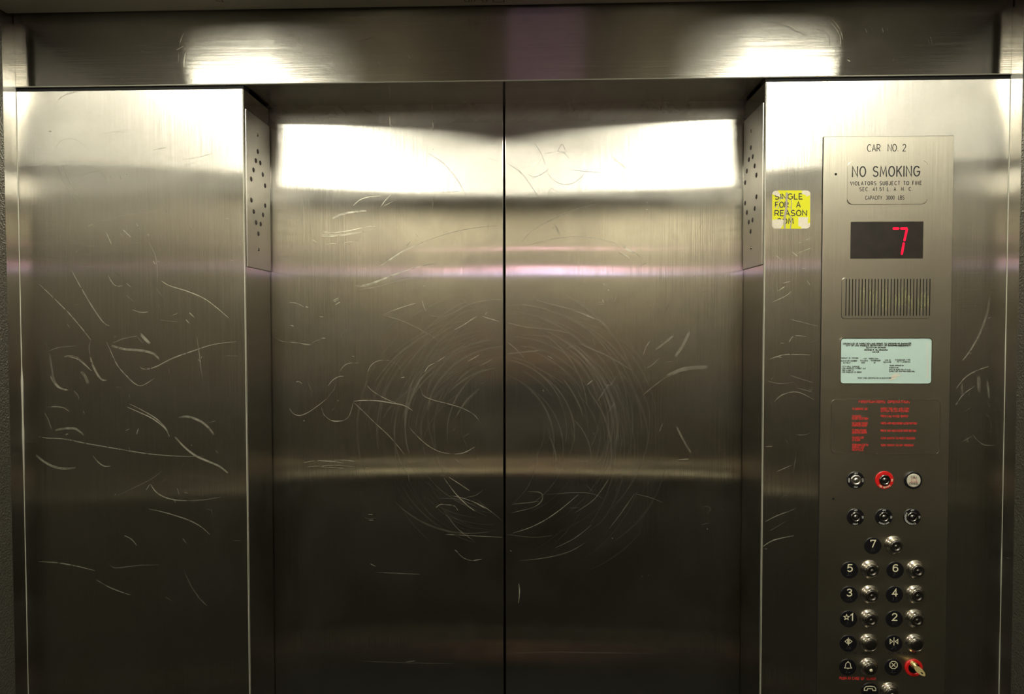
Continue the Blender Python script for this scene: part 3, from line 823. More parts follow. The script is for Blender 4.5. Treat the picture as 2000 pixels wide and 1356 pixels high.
# blade and bow: a flat key leaning down and out of the lock
S0 = Vector((*W(1781, 1297, -.016), 0)); S0 = Vector((S0[0], -.016, S0[1]))
e = W(1807, 1320.5, -.030); S1 = Vector((e[0], -.030, e[1]))
ax = (S1 - S0); Lk_ = ax.length; ax.normalize()
sd = ax.cross(Vector((0.25, 1, 0.1))).normalized(); nmv = ax.cross(sd).normalized()
b = nb()
out = [(-.002, .0022), (.002, .0022), (.0055, .0018), (.0075, .0030), (.010, .0062), (.015, .0084), (.021, .0086), (.027, .0070), (.0315, .0036), (.033, 0)]
out = [(a * Lk_ / .033, w_ * .66) for a, w_ in out]
outl = out + [(a, -w_) for a, w_ in out[-2::-1]]
hole = [(Lk_ * .76 + .0024 * math.cos(k * math.pi / 6), .0014 * math.sin(k * math.pi / 6)) for k in range(12)]
th = .0011
def kv(a, w_, h): return b.verts.new(S0 + ax * a + sd * w_ + nmv * h)
top = [kv(a, w_, th) for a, w_ in outl]; bot = [kv(a, w_, -th) for a, w_ in outl]
b.faces.new(top); b.faces.new(bot[::-1])
for k in range(len(outl)): b.faces.new((top[k], bot[k], bot[(k + 1) % len(outl)], top[(k + 1) % len(outl)]))
obj('key_bow', b, M_BRASSR, K, label='worn oval brass bow')
b = nb(); hv = [kv(a, w_, th + .0002) for a, w_ in hole]; b.faces.new(hv); hv2 = [kv(a, w_, -th - .0002) for a, w_ in hole]; b.faces.new(hv2[::-1])
for k in range(12): b.faces.new((hv[k], hv2[k], hv2[(k + 1) % 12], hv[(k + 1) % 12]))
obj('key_hole', b, M_HOLE, K)
# red line of text under the alarm bell, engraved words below the buttons
b = nb(); text_px(b, 'PUSH IN CASE OF ALARM', 1640, 1710, 1327.3, 4.6, 1.2, E1); obj('lettering', b, M_REDP, CP, label='dull red line of text under the alarm button')
b = nb()
text_px(b, 'DOOR OPEN', 1652, 1700, 1278, 4, .8, E1); obj('lettering', b, M_ENG, CP, label='dark engraved words under the door open button')
b = nb(); text_px(b, 'DOOR CLOSE', 1736, 1790, 1278, 4, .8, E1)
obj('lettering', b, M_ENG, CP, label='dark engraved words under the door close button')

# ================================================================== yellow sticker
def stk(x, y): return W(1480 + x / 11.3, 350 + y / 11.3)
cx, cz = stk(735, 675)
SK = empty('sticker', (cx, 0, cz), label='torn yellow square sticker with black capitals beside the control panel', cat='sticker')
hs = (stk(1155, 675)[0] - stk(315, 675)[0]) / 2
b = nb(); prism(b, rrect(cx, cz, hs, hs * 1.005, .007), -.0001, -.0004); obj('backing_paper', b, M_TORN, SK)
yo = [(440, 250), (970, 250), (985, 300), (1040, 340), (1075, 385), (1150, 350), (1152, 960), (1100, 985), (1110, 840), (895, 840), (890, 1035), (950, 1050), (965, 1097), (500, 1097), (540, 1040), (560, 960), (555, 900), (430, 890), (318, 905), (316, 330), (370, 350), (460, 385), (490, 350), (470, 310)]
b = nb(); prism(b, [stk(*p) for p in yo], -.0004, -.0006); obj('yellow_film', b, M_YEL, SK)
b = nb(); yy = -.0009
for s, ax_, bx, yb, h in (('SINGLE', 375, 985, 447, 115), ('FOR  A', 385, 935, 628, 115), ('REASON', 375, 1075, 812, 115), ('COM', 420, 780, 990, 115)):
    (xa, za), (xb, _) = stk(ax_, yb), stk(bx, yb)
    text(b, s, xa, xb, za, h / 11.3 * PXM, 1.9 * PXM, yy)
obj('lettering', b, M_INK, SK)
b = nb()
def tear(pts, wd): ribbon(b, catmull([stk(*p) for p in pts]), wd / 11.3 * PXM, lambda p, r: (p, -.0012, r))
tear([(640, 300), (632, 420), (628, 560), (615, 700), (590, 840), (588, 980), (592, 1098)], 46)
tear([(625, 310), (665, 345)], 34)
tear([(740, 440), (742, 560), (738, 620), (742, 700)], 16); tear([(715, 800), (738, 900), (728, 1000), (716, 1098)], 26)
tear([(520, 400), (480, 470), (440, 520)], 20); tear([(455, 600), (440, 660)], 22); tear([(545, 400), (560, 440)], 16); tear([(380, 600), (385, 640)], 14)
tear([(640, 700), (610, 760)], 14); tear([(690, 640), (740, 600)], 10)
obj('tear', b, M_GLUE, SK, label='grey strip where the sticker is torn')
b = nb(); TK = dict(label='bare cream paper at a torn corner')
prism(b, [stk(*p) for p in ((318, 905), (430, 888), (480, 892), (560, 900), (560, 990), (530, 1040), (505, 1088), (420, 1086), (345, 1060), (318, 1010))], -.0006, -.0010)
obj('torn_corner', b, M_TORN, SK, **TK); b = nb()
prism(b, [stk(*p) for p in ((350, 280), (430, 262), (470, 310), (492, 352), (495, 395), (430, 375), (345, 345), (322, 310))], -.0006, -.0010)
obj('torn_corner', b, M_TORN, SK, **TK); b = nb()
prism(b, [stk(*p) for p in ((985, 252), (1060, 250), (1120, 268), (1150, 300), (1150, 352), (1082, 385), (1040, 345), (965, 325))], -.0006, -.0010)
obj('torn_corner', b, M_TORN, SK, **TK)

# ================================================================== scratches
CR = {'A': (30, 380, 4.237), 'B': (30, 640, 4.237), 'C': (30, 900, 4.237), 'D': (520, 380, 4.238), 'E': (520, 640, 4.238), 'F': (980, 380, 4.167), 'G': (980, 640, 4.167),
      'H': (700, 900, 2.632), 'I': (520, 180, 4.255), 'J': (980, 180, 4.167), 'K': (30, 150, 4.348), 'M': (1480, 440, 2.0545), 'N': (1840, 560, 3.39), 'T': (0, 0, 4.0), 'U': (1400, 0, 3.333), 'Q': (700, 0, 3.333)}
def scratches(parent, y, rows, extra=None):
    b = nb()
    for cr_, wd, lv, pts in rows:
        ox, oy, s = CR[cr_]
        P = [W(ox + px / s, oy + py / s, y) for px, py in pts]
        # a scratch is a bundle of fine lines
        k = max(1, int(wd / 2.2))
        for j in range(k):
            off = (j - (k - 1) / 2) * 2.0 * PXM * (.8 + .4 * random.random())
            a, c = P[0], P[-1]
            d = Vector((c[0] - a[0], c[1] - a[1]));
            if d.length > 0: d.normalize()
            nx, nz = -d.y, d.x
            Q = [(x + nx * off, z + nz * off) for x, z in P]
            ribbon(b, catmull(Q), min(wd, 2.2) * PXM, lambda p, r: (p, y, r), taper=True, mat=lv)
    if extra: extra(b)
    o = obj('scratch', b, M_SCR, parent)
    return o
YR = -.0004
rowsL = [
 ('A', 2.0, 1, [(200, 745), (330, 870), (450, 990), (560, 1120), (625, 1205)]), ('A', 2.2, 1, [(465, 628), (560, 800), (650, 950), (730, 1060), (780, 1088)]),
 ('A', 1.6, 2, [(750, 310), (772, 360), (795, 412)]), ('A', 1.5, 2, [(892, 292), (925, 325), (955, 352)]), ('A', 1.3, 1, [(922, 268), (940, 290)]), ('A', 1.3, 1, [(998, 238), (1028, 285)]),
 ('A', 1.2, 1, [(868, 322), (884, 342)]), ('A', 1.3, 2, [(1095, 328), (1106, 342)]), ('A', 2, 0, [(1100, 390), (1150, 490), (1172, 600), (1172, 690)]), ('A', 1.5, 2, [(1140, 552), (1160, 578)]),
 ('A', 1.6, 1, [(768, 668), (795, 720), (835, 758), (885, 755)]), ('A', 1.4, 0, [(540, 588), (650, 610)]), ('A', 1.8, 2, [(1208, 714), (1275, 755), (1420, 800), (1560, 860), (1670, 940), (1768, 1025)]),
 ('A', 1.3, 0, [(1160, 770), (1228, 862)]), ('A', 1.4, 1, [(970, 955), (1040, 975), (1098, 972)]), ('A', 1.2, 0, [(915, 832), (985, 895)]), ('A', 1.6, 2, [(1440, 978), (1482, 1018)]), ('A', 1.4, 2, [(1412, 1036), (1438, 1066)]),
 ('A', 1.2, 0, [(480, 415), (650, 430)]), ('A', 1.2, 0, [(820, 450), (955, 470)]), ('A', 1.2, 0, [(955, 400), (1025, 402)]), ('A', 1.2, 0, [(820, 640), (880, 690)]), ('A', 1.3, 0, [(1200, 1040), (1340, 1055)]),
 ('A', 1.2, 0, [(1435, 265), (1462, 300)]), ('A', 1.2, 0, [(1225, 110), (1258, 150)]), ('A', 1.3, 0, [(600, 245), (780, 205), (960, 160), (1150, 125)]), ('A', 1.2, 2, [(1845, 420), (1865, 412)]), ('A', 1.2, 2, [(1785, 545), (1800, 550)]), ('A', 1, 2, [(1740, 198), (1765, 200)]),
 ('B', 7, 1, [(1035, 50), (1070, 90), (1115, 135)]), ('B', 1.2, 0, [(1005, 75), (1055, 135)]),
 ('B', 5, 1, [(795, 150), (900, 178), (1040, 190), (1140, 215), (1190, 260)]), ('B', 3, 0, [(800, 130), (900, 90), (1010, 70)]),
 ('B', 4, 1, [(755, 120), (800, 220), (850, 320), (930, 410), (990, 465), (1050, 480), (1150, 420)]),
 ('B', 2.5, 1, [(1030, 325), (1070, 345), (1160, 325), (1300, 255), (1480, 190), (1640, 140), (1830, 115)]), ('B', 2, 0, [(1500, 80), (1520, 200), (1530, 290), (1550, 440)]), ('B', 1.4, 1, [(1512, 262), (1535, 285)]),
 ('B', 6, 0, [(280, 210), (300, 330), (320, 430), (370, 500), (450, 520)]), ('B', 5, 1, [(290, 400), (320, 455), (370, 500), (430, 518)]), ('B', 5, 0, [(400, 240), (480, 240), (560, 290), (625, 360)]), ('B', 3, 1, [(440, 240), (520, 265), (590, 320), (630, 360)]),
 ('B', 3, 0, [(265, 200), (360, 165), (500, 152)]), ('B', 7, 0, [(540, 360), (580, 410), (600, 465)]), ('B', 5, 1, [(620, 240), (640, 310), (680, 390), (720, 432), (755, 438)]), ('B', 2, 0, [(620, 110), (610, 170), (620, 240)]),
 ('B', 4, 0, [(480, 520), (515, 560), (528, 605)]),
 ('B', 3.5, 1, [(255, 662), (330, 655), (400, 665), (445, 695)]), ('B', 3.5, 0, [(242, 705), (275, 770), (300, 850)]), ('B', 4.5, 1, [(330, 850), (420, 835), (500, 840), (565, 890)]),
 ('B', 3.5, 1, [(190, 902), (260, 915), (400, 922), (600, 962), (850, 1005), (1100, 1045), (1350, 1065), (1560, 1066)]), ('B', 1.5, 2, [(415, 888), (436, 878)]),
 ('B', 4.5, 1, [(170, 1055), (230, 1105), (310, 1148), (400, 1168), (500, 1160)]), ('B', 4, 1, [(640, 1060), (690, 1118), (740, 1148), (790, 1145)]),
 ('B', 3.2, 2, [(925, 658), (1010, 695), (1120, 745), (1200, 800), (1250, 850), (1275, 905)]), ('B', 3, 1, [(945, 632), (1060, 690), (1160, 750), (1230, 815), (1270, 870)]),
 ('B', 4.5, 2, [(1320, 905), (1400, 990), (1490, 1060), (1600, 1110), (1690, 1150), (1760, 1205)]), ('B', 5, 1, [(1350, 742), (1430, 738), (1520, 770), (1590, 820), (1645, 888)]),
 ('B', 1.6, 2, [(1018, 835), (1010, 860), (1004, 884)]), ('B', 1.2, 2, [(1455, 970), (1460, 978)]), ('B', 1.2, 0, [(1740, 232), (1840, 236)]), ('B', 4, 0, [(560, 690), (575, 725)]),
 ('C', 3, 2, [(1120, 195), (1160, 255), (1230, 300), (1320, 325), (1420, 332)]), ('C', 2.4, 0, [(1420, 332), (1560, 325), (1700, 300)]), ('C', 4, 1, [(1100, 400), (1220, 425), (1340, 460), (1450, 500), (1540, 550), (1610, 612)]),
 ('C', 3, 1, [(900, 620), (960, 650), (1005, 705)]), ('C', 3, 1, [(190, 835), (340, 845), (500, 872), (660, 912)]), ('C', 2.6, 1, [(668, 985), (760, 1040), (850, 1078), (950, 1112)]), ('C', 3, 0, [(775, 855), (830, 888), (1000, 870), (1180, 862)]),
 ('C', 3, 0, [(1400, 920), (1450, 1030), (1510, 1120), (1590, 1205)]), ('C', 3, 0, [(1500, 1120), (1585, 1205)]), ('C', 2, 0, [(1380, 640), (1420, 690)]), ('C', 1.4, 0, [(820, 300), (980, 225), (1120, 155), (1210, 90)]), ('C', 1.2, 0, [(1800, 662), (1865, 664)]), ('C', 2, 0, [(1240, 1130), (1300, 1162)]),
 ('K', 4, 0, [(350, 740), (400, 880), (470, 1000), (520, 1080)]), ('K', 4, 0, [(395, 740), (440, 850), (540, 1030)]), ('K', 3, 0, [(730, 815), (800, 900)]), ('K', 3, 0, [(790, 820), (830, 880)]), ('K', 1.5, 1, [(890, 845), (900, 870)]), ('K', 1.5, 1, [(940, 825), (950, 835)]),
 ('K', 1.5, 1, [(1165, 625), (1230, 610), (1300, 598)]), ('K', 1.5, 1, [(1400, 702), (1520, 690), (1670, 650)]), ('K', 2.5, 0, [(370, 190), (430, 150), (530, 125)]), ('K', 1.6, 0, [(330, 630), (370, 560), (440, 525), (530, 545), (640, 640)]), ('K', 1.6, 0, [(520, 870), (620, 820), (760, 790)]), ('K', 2, 2, [(285, 462), (305, 465)]), ('K', 1.2, 0, [(700, 495), (860, 465), (1040, 458)]),
]
def haze(boxes, n, rnd):
    def f(b, y=YR):
        for (a0, b0, a1, b1) in boxes:
            for _ in range(n):
                x = rnd.uniform(a0, a1); yy_ = rnd.uniform(b0, b1); an = rnd.uniform(0, math.pi); L_ = rnd.uniform(3, 16)
                p = W(x, yy_, y); q2 = W(x + L_ * math.cos(an), yy_ + L_ * math.sin(an), y)
                ribbon(b, catmull([p, q2], 3), rnd.uniform(.7, 1.2) * PXM, lambda s, r: (s, y, r), taper=True, mat=0 if rnd.random() < .8 else 1)
    return f
scratches(RL, YR, rowsL, haze([(60, 420, 460, 1000)], 70, random.Random(3)))
rowsR = [
 ('M', 1.2, 1, [(165, 72), (215, 50)]), ('M', 1.2, 1, [(160, 112), (212, 92)]), ('M', 1.2, 2, [(80, 265), (110, 245)]), ('M', 1.2, 1, [(100, 232), (130, 226)]), ('M', 1.2, 1, [(60, 308), (110, 285), (135, 265)]), ('M', 1, 0, [(60, 215), (62, 270)]),
 ('M', 1.2, 0, [(125, 376), (240, 405)]), ('M', 1.4, 1, [(125, 470), (145, 445), (195, 447)]), ('M', 1.6, 1, [(48, 538), (110, 520), (212, 521)]), ('M', 1.2, 0, [(40, 625), (90, 636), (145, 630)]), ('M', 1.2, 0, [(120, 600), (230, 635)]), ('M', 1.2, 0, [(150, 650), (225, 672)]),
 ('M', 1.6, 1, [(65, 710), (100, 680), (160, 670), (225, 700)]), ('M', 1.2, 0, [(150, 840), (190, 842), (212, 830)]), ('M', 1.4, 1, [(30, 889), (60, 888)]), ('M', 1.4, 1, [(75, 990), (138, 962)]), ('M', 1.2, 0, [(155, 915), (140, 1010)]),
 ('M', 1.2, 0, [(90, 1095), (145, 1072)]), ('M', 1.5, 1, [(30, 1190), (80, 1165), (158, 1136)]), ('M', 1.1, 0, [(45, 1230), (110, 1190)]), ('M', 1.8, 2, [(20, 1290), (65, 1264), (145, 1246)]), ('M', 1.2, 1, [(15, 1297), (38, 1300)]),
 ('N', 5, 0, [(315, 70), (300, 170), (270, 260), (225, 360), (140, 490)]), ('N', 3, 1, [(240, 330), (190, 420), (135, 490)]), ('N', 3, 1, [(90, 680), (150, 605), (220, 560), (310, 528)]), ('N', 1.5, 1, [(90, 785), (140, 715), (215, 660)]),
 ('N', 6, 0, [(130, 640), (135, 720)]), ('N', 7, 0, [(240, 590), (245, 700)]), ('N', 6, 0, [(300, 625), (312, 740)]), ('N', 3, 0, [(200, 980), (270, 1045), (345, 1050)]), ('N', 2, 0, [(130, 1030), (200, 990)]),
]
scratches(RR, YR, rowsR, haze([(1500, 440, 1595, 1000), (1865, 600, 1955, 900)], 25, random.Random(4)))
YD = DY - .0004
dl = [
 ('I', 1.5, 2, [(722, 945), (780, 895), (860, 870), (955, 864)]), ('I', 1.5, 2, [(948, 958), (990, 900), (1045, 845)]), ('I', 1.2, 1, [(950, 960), (1060, 905)]), ('I', 4, 0, [(1330, 500), (1460, 580), (1560, 690), (1620, 780), (1665, 870)]), ('I', 1, 1, [(1390, 832), (1600, 828)]),
 ('I', 2, 0, [(940, 185), (945, 270)]), ('I', 3, 1, [(1025, 195), (1030, 285)]), ('I', 2, 0, [(1050, 195), (1055, 285)]), ('I', 2.4, 1, [(1378, 100), (1380, 180), (1388, 320)]), ('I', 3, 0, [(980, 170), (1120, 168), (1280, 165), (1370, 140)]), ('I', 2, 0, [(1385, 820), (1385, 960)]),
 ('I', 1.4, 2, [(1384, 472), (1390, 478)]), ('I', 1.2, 0, [(1835, 545), (1940, 580)]),
 ('D', 6, 1, [(550, 200), (620, 165), (720, 145), (830, 135)]), ('D', 1.6, 2, [(475, 308), (560, 315), (680, 300), (800, 275), (900, 262)]), ('D', 1.4, 1, [(460, 332), (600, 335), (760, 310)]), ('D', 1.4, 1, [(470, 350), (620, 340), (750, 320), (870, 290)]), ('D', 1.2, 1, [(455, 343), (560, 350)]),
 ('D', 1.3, 1, [(470, 412), (620, 402), (780, 378)]), ('D', 2.4, 2, [(960, 580), (1050, 520), (1140, 465), (1230, 425), (1300, 395)]), ('D', 1.4, 1, [(1120, 470), (1195, 390)]), ('D', 1.6, 1, [(900, 615), (1020, 545), (1120, 480)]),
 ('D', 3.4, 2, [(738, 755), (830, 745), (950, 705), (1080, 655), (1200, 615), (1290, 590)]), ('D', 2.2, 1, [(738, 768), (850, 750), (980, 700), (1120, 650)]), ('D', 3, 0, [(745, 795), (860, 775), (1000, 740), (1200, 680)]), ('D', 2, 0, [(1290, 590), (1400, 570)]),
 ('D', 1.4, 0, [(1290, 395), (1450, 340), (1620, 295), (1790, 268), (1930, 258)]), ('D', 1.6, 2, [(1015, 973), (1120, 935), (1235, 900)]), ('D', 1.5, 0, [(965, 1000), (1120, 1045), (1260, 1110), (1380, 1180), (1460, 1245)]), ('D', 1.2, 0, [(965, 1000), (1015, 973)]),
 ('D', 1.3, 1, [(190, 895), (250, 900), (310, 930)]), ('D', 1.6, 2, [(325, 928), (350, 938)]), ('D', 1.6, 2, [(202, 1082), (228, 1092)]), ('D', 1.4, 2, [(442, 1012), (474, 1014)]), ('D', 1.4, 1, [(450, 1188), (490, 1190)]),
 ('D', 1.4, 1, [(72, 1185), (130, 1215), (220, 1225), (290, 1232)]), ('D', 2.2, 2, [(280, 1230), (320, 1240), (368, 1244)]), ('D', 1.2, 0, [(368, 1244), (400, 1215), (490, 1190)]),
 ('D', 1.4, 2, [(552, 880), (600, 855)]), ('D', 1.4, 1, [(555, 890), (600, 870)]), ('D', 1.4, 1, [(570, 915), (610, 890)]), ('D', 1.2, 1, [(375, 370), (415, 395)]), ('D', 1.2, 1, [(375, 400), (405, 420)]), ('D', 1.4, 2, [(1300, 762), (1312, 756)]),
 ('D', 1.4, 1, [(1290, 880), (1305, 930), (1322, 965)]), ('D', 2, 0, [(1350, 1000), (1440, 1012), (1540, 985), (1680, 910), (1830, 875), (1930, 870)]), ('D', 1.8, 1, [(1560, 1120), (1640, 1075), (1700, 1035), (1740, 1010)]), ('D', 1.6, 1, [(1815, 990), (1830, 975)]), ('D', 1.8, 1, [(1790, 1010), (1940, 1055)]),
 ('E', 1.3, 2, [(190, 668), (225, 712), (280, 728), (350, 700), (430, 645), (500, 590)]), ('E', 1.2, 0, [(500, 590), (560, 510), (570, 470)]), ('E', 1.3, 1, [(510, 485), (550, 435), (605, 405), (640, 405)]), ('E', 1.3, 1, [(608, 365), (640, 320), (690, 295), (765, 295)]),
 ('E', 1.2, 1, [(455, 660), (480, 725), (530, 765)]), ('E', 2, 2, [(530, 768), (580, 776), (640, 770)]), ('E', 1.2, 1, [(640, 770), (680, 740), (705, 680), (722, 615)]), ('E', 2.0, 2, [(720, 612), (800, 603), (920, 606), (1040, 625), (1140, 645), (1215, 690)]),
 ('E', 1.3, 1, [(722, 618), (800, 690), (900, 790), (1010, 890), (1080, 970), (1148, 1052)]), ('E', 1.4, 1, [(835, 480), (880, 525), (960, 575), (1060, 620), (1150, 650)]), ('E', 1.4, 1, [(840, 370), (870, 310), (930, 275), (1020, 272)]), ('E', 1.1, 0, [(1020, 272), (1100, 320), (1125, 400)]), ('E', 1.1, 0, [(835, 480), (826, 430), (840, 370)]),
 ('E', 1.6, 2, [(1115, 415), (1145, 410)]), ('E', 2, 1, [(245, 450), (270, 448), (298, 465)]), ('E', 1.4, 2, [(308, 768), (318, 774)]), ('E', 1.4, 2, [(590, 605), (598, 605)]), ('E', 2, 1, [(705, 235), (730, 240)]),
 ('E', 1.4, 1, [(1285, 530), (1310, 570), (1400, 605), (1520, 635), (1640, 675), (1730, 730), (1780, 810)]), ('E', 1.3, 1, [(1180, 820), (1250, 900), (1350, 985), (1450, 1032), (1560, 1048)]), ('E', 1.8, 2, [(1560, 1048), (1640, 1035), (1725, 990)]),
 ('E', 1.6, 2, [(1310, 370), (1345, 320), (1395, 295)]), ('E', 1.3, 1, [(1395, 295), (1480, 240)]), ('E', 1.4, 1, [(1670, 280), (1760, 228)]), ('E', 1.8, 0, [(1770, 315), (1870, 262)]), ('E', 1.1, 0, [(1275, 400), (1265, 460), (1285, 530)]),
 ('E', 1.3, 2, [(310, 1118), (420, 1102), (560, 1105)]), ('E', 1.3, 2, [(450, 1112), (560, 1110), (640, 1124)]), ('E', 1.3, 2, [(560, 1098), (660, 1098), (735, 1110)]), ('E', 1.3, 1, [(340, 1152), (480, 1145), (600, 1140), (740, 1155)]), ('E', 1.3, 2, [(440, 1152), (560, 1158), (640, 1166)]), ('E', 1.3, 2, [(820, 1160), (848, 1160)]), ('E', 1.3, 2, [(850, 1200), (880, 1202)]),
 ('E', 1.4, 0, [(1560, 1085), (1650, 1160)]), ('E', 1.2, 0, [(640, 110), (620, 60), (680, 0)]),
 ('H', 2, 1, [(440, 90), (500, 170), (560, 230), (600, 260)]), ('H', 1.6, 2, [(465, 85), (520, 120), (572, 155)]), ('H', 1.4, 1, [(480, 180), (560, 200), (640, 235), (685, 265)]), ('H', 1.6, 2, [(600, 215), (650, 245)]), ('H', 1.4, 0, [(410, 195), (520, 200), (620, 245)]),
 ('H', 1.3, 2, [(398, 242), (420, 226), (440, 226)]), ('H', 1.3, 1, [(440, 226), (490, 232), (512, 256)]), ('H', 1.2, 2, [(50, 276), (74, 277)]), ('H', 1.2, 2, [(54, 307), (78, 306)]), ('H', 1, 0, [(18, 280), (50, 300), (100, 295)]),
 ('H', 1.2, 1, [(495, 458), (540, 500), (590, 514), (632, 506)]), ('H', 1.6, 2, [(495, 458), (512, 472)]), ('H', 1.3, 2, [(590, 514), (634, 506)]), ('H', 1.4, 1, [(450, 380), (560, 385), (740, 395)]), ('H', 2.2, 0, [(440, 260), (510, 350), (590, 410)]), ('H', 3, 0, [(60, 530), (90, 545)]), ('H', 2, 0, [(90, 575), (320, 585)]),
 ('H', 1.4, 1, [(245, 1035), (290, 1030)]), ('H', 1, 0, [(0, 1030), (240, 1040), (500, 1045)]), ('H', 1.2, 0, [(640, 150), (600, 180), (540, 190)]), ('H', 1.2, 0, [(610, 200), (740, 310)]),
]
dr = [
 ('J', 1, 1, [(265, 415), (310, 480), (345, 560), (352, 590)]), ('J', 1, 1, [(450, 510), (500, 490), (550, 545)]), ('J', 1, 1, [(455, 480), (490, 425), (520, 480)]), ('J', 1, 1, [(455, 482), (530, 488)]), ('J', 1, 1, [(350, 498), (410, 492)]), ('J', 1.1, 1, [(550, 632), (680, 645), (820, 655)]),
 ('J', 1.1, 1, [(360, 640), (420, 715), (500, 750), (580, 740), (650, 690), (682, 650)]), ('J', 1, 1, [(200, 660), (270, 690), (355, 648), (375, 620)]), ('J', 3, 0, [(60, 590), (150, 650), (230, 750), (300, 860)]), ('J', 6, 0, [(890, 520), (960, 580), (1030, 635)]), ('J', 1.4, 0, [(370, 870), (400, 785), (480, 830)]),
 ('F', 2.6, 0, [(160, 390), (220, 320), (330, 245), (450, 185), (600, 120), (800, 70)]), ('F', 5, 0, [(420, 225), (450, 280), (475, 340)]), ('F', 1.2, 1, [(410, 255), (440, 310)]), ('F', 2.2, 0, [(230, 410), (380, 370), (560, 345), (760, 355), (940, 400)]),
 ('F', 5, 2, [(975, 410), (1030, 450), (1090, 480)]), ('F', 3, 1, [(950, 470), (1010, 500), (1040, 525)]), ('F', 2, 0, [(1090, 480), (1150, 520)]), ('F', 1.3, 2, [(1180, 64), (1188, 66)]), ('F', 1.2, 1, [(1170, 120), (1190, 122)]),
 ('F', 1.4, 1, [(600, 950), (680, 980), (760, 1015)]), ('F', 3, 0, [(280, 860), (430, 900), (600, 945), (760, 1010), (850, 1060)]), ('F', 4, 0, [(40, 1040), (200, 1080), (400, 1100), (560, 1130)]), ('F', 3, 0, [(60, 900), (200, 900), (380, 940)]), ('F', 1.3, 2, [(1297, 1196), (1304, 1200)]),
 ('F', 2, 0, [(1150, 1310), (1175, 1240), (1210, 1190)]), ('F', 1.5, 2, [(865, 770), (875, 785)]), ('F', 1.5, 1, [(825, 725), (840, 740)]), ('F', 1.2, 1, [(820, 855), (830, 880)]), ('F', 1.2, 1, [(785, 890), (830, 892)]),
 ('G', 9, 0, [(1340, 395), (1450, 345), (1560, 325), (1680, 320)]), ('G', 5, 0, [(1250, 180), (1320, 130), (1400, 60)]), ('G', 7, 0, [(1410, 240), (1470, 150), (1530, 30)]), ('G', 4, 0, [(1140, 560), (1220, 490), (1340, 400)]), ('G', 1.4, 1, [(375, 230), (412, 252)]), ('G', 1.6, 2, [(335, 510), (340, 516)]),
 ('G', 5, 0, [(1420, 800), (1470, 900), (1540, 1020)]), ('G', 4, 0, [(1280, 850), (1310, 780)]), ('G', 1.5, 2, [(1430, 1076), (1522, 1070)]), ('G', 4, 0, [(780, 600), (830, 520), (880, 450)]), ('G', 3, 0, [(820, 450), (880, 470), (930, 400)]), ('G', 2, 0, [(50, 120), (130, 190), (180, 250)]),
 ('G', 1.2, 0, [(740, 80), (760, 150)]), ('G', 3, 0, [(620, 120), (700, 160), (860, 230), (980, 300), (1060, 350)]), ('G', 2.4, 0, [(40, 215), (180, 200), (360, 180)]), ('G', 3, 0, [(860, 700), (930, 600)]), ('G', 2, 0, [(520, 180), (580, 140)]), ('G', 2, 1, [(690, 470), (740, 430)]), ('G', 3, 0, [(1180, 330), (1230, 300), (1280, 250)]),
 ('H', 1.6, 1, [(790, 374), (880, 345), (960, 305), (1040, 250), (1130, 175)]), ('H', 1.2, 0, [(960, 175), (1100, 165), (1200, 170), (1265, 200)]), ('H', 3, 0, [(1110, 270), (1200, 210), (1250, 150), (1290, 90)]), ('H', 3, 0, [(1290, 350), (1350, 270), (1420, 170)]), ('H', 1.4, 0, [(1420, 170), (1500, 190), (1570, 218)]),
 ('H', 4, 0, [(870, 160), (935, 165), (945, 200), (900, 240), (780, 270)]), ('H', 2, 0, [(790, 225), (930, 210)]), ('H', 2.4, 2, [(824, 632), (828, 670), (824, 735)]), ('H', 1.2, 0, [(770, 992), (1000, 985), (1200, 988), (1560, 992)]), ('H', 1.4, 2, [(1488, 590), (1492, 592)]), ('H', 1.3, 1, [(1455, 596), (1462, 596)]),
 ('H', 1.3, 1, [(1304, 396), (1308, 402)]), ('H', 1.3, 1, [(1793, 348), (1795, 356)]), ('H', 2.5, 1, [(778, 462), (788, 466)]), ('H', 1.2, 0, [(770, 380), (900, 395), (1000, 385)]), ('H', 2, 0, [(830, 515), (960, 500), (1080, 470), (1170, 420)]), ('H', 2, 0, [(1010, 450), (1110, 400), (1200, 330)]),
 ('H', 1.3, 0, [(1740, 240), (1790, 235), (1810, 250), (1790, 275)]), ('H', 1.2, 0, [(1760, 330), (1815, 318)]),
]
# the great round scuff rubbed across both doors
rnd = random.Random(11)
def swirl(lo, hi):
    def f(b):
        r0 = random.Random(21)
        for _ in range(380):
            cx_, cy_ = 985 + r0.gauss(0, 34), 845 + r0.gauss(0, 26)
            r_ = r0.choice([r0.uniform(150, 250), r0.uniform(190, 270), r0.uniform(100, 180)])
            a0 = r0.uniform(0, 2 * math.pi); da = r0.uniform(.35, 1.25)
            rx, ry = r_ * 1.02, r_ * .98
            n = 14
            P = [(cx_ + rx * math.cos(a0 + da * k / n), cy_ + ry * math.sin(a0 + da * k / n)) for k in range(n + 1)]
            if not all(lo < x < hi for x, _ in P): continue
            up = (math.sin(a0 + da / 2) < 0)
            if not up and r0.random() < .6: continue
            P = [W(x, yy_, YD) for x, yy_ in P]
            ribbon(b, P, (r0.uniform(1.2, 4.5) if r0.random() < .6 else r0.uniform(.7, 1.3)) * PXM, lambda s, r: (s, YD, r), taper=True, mat=3 if r0.random() < (.7 if up else .95) else 4)
        for _ in range(60):
            x = r0.uniform(540, 1440); yy_ = r0.uniform(430, 1000)
            an = r0.uniform(0, math.pi); L_ = r0.uniform(4, 22)
            if not (lo + 20 < x < hi - 22): continue
            ribbon(b, catmull([W(x, yy_, YD), W(x + L_ * math.cos(an), yy_ + L_ * math.sin(an), YD)], 3), r0.uniform(.7, 1.1) * PXM, lambda s, r: (s, YD, r), taper=True, mat=0)
    return f
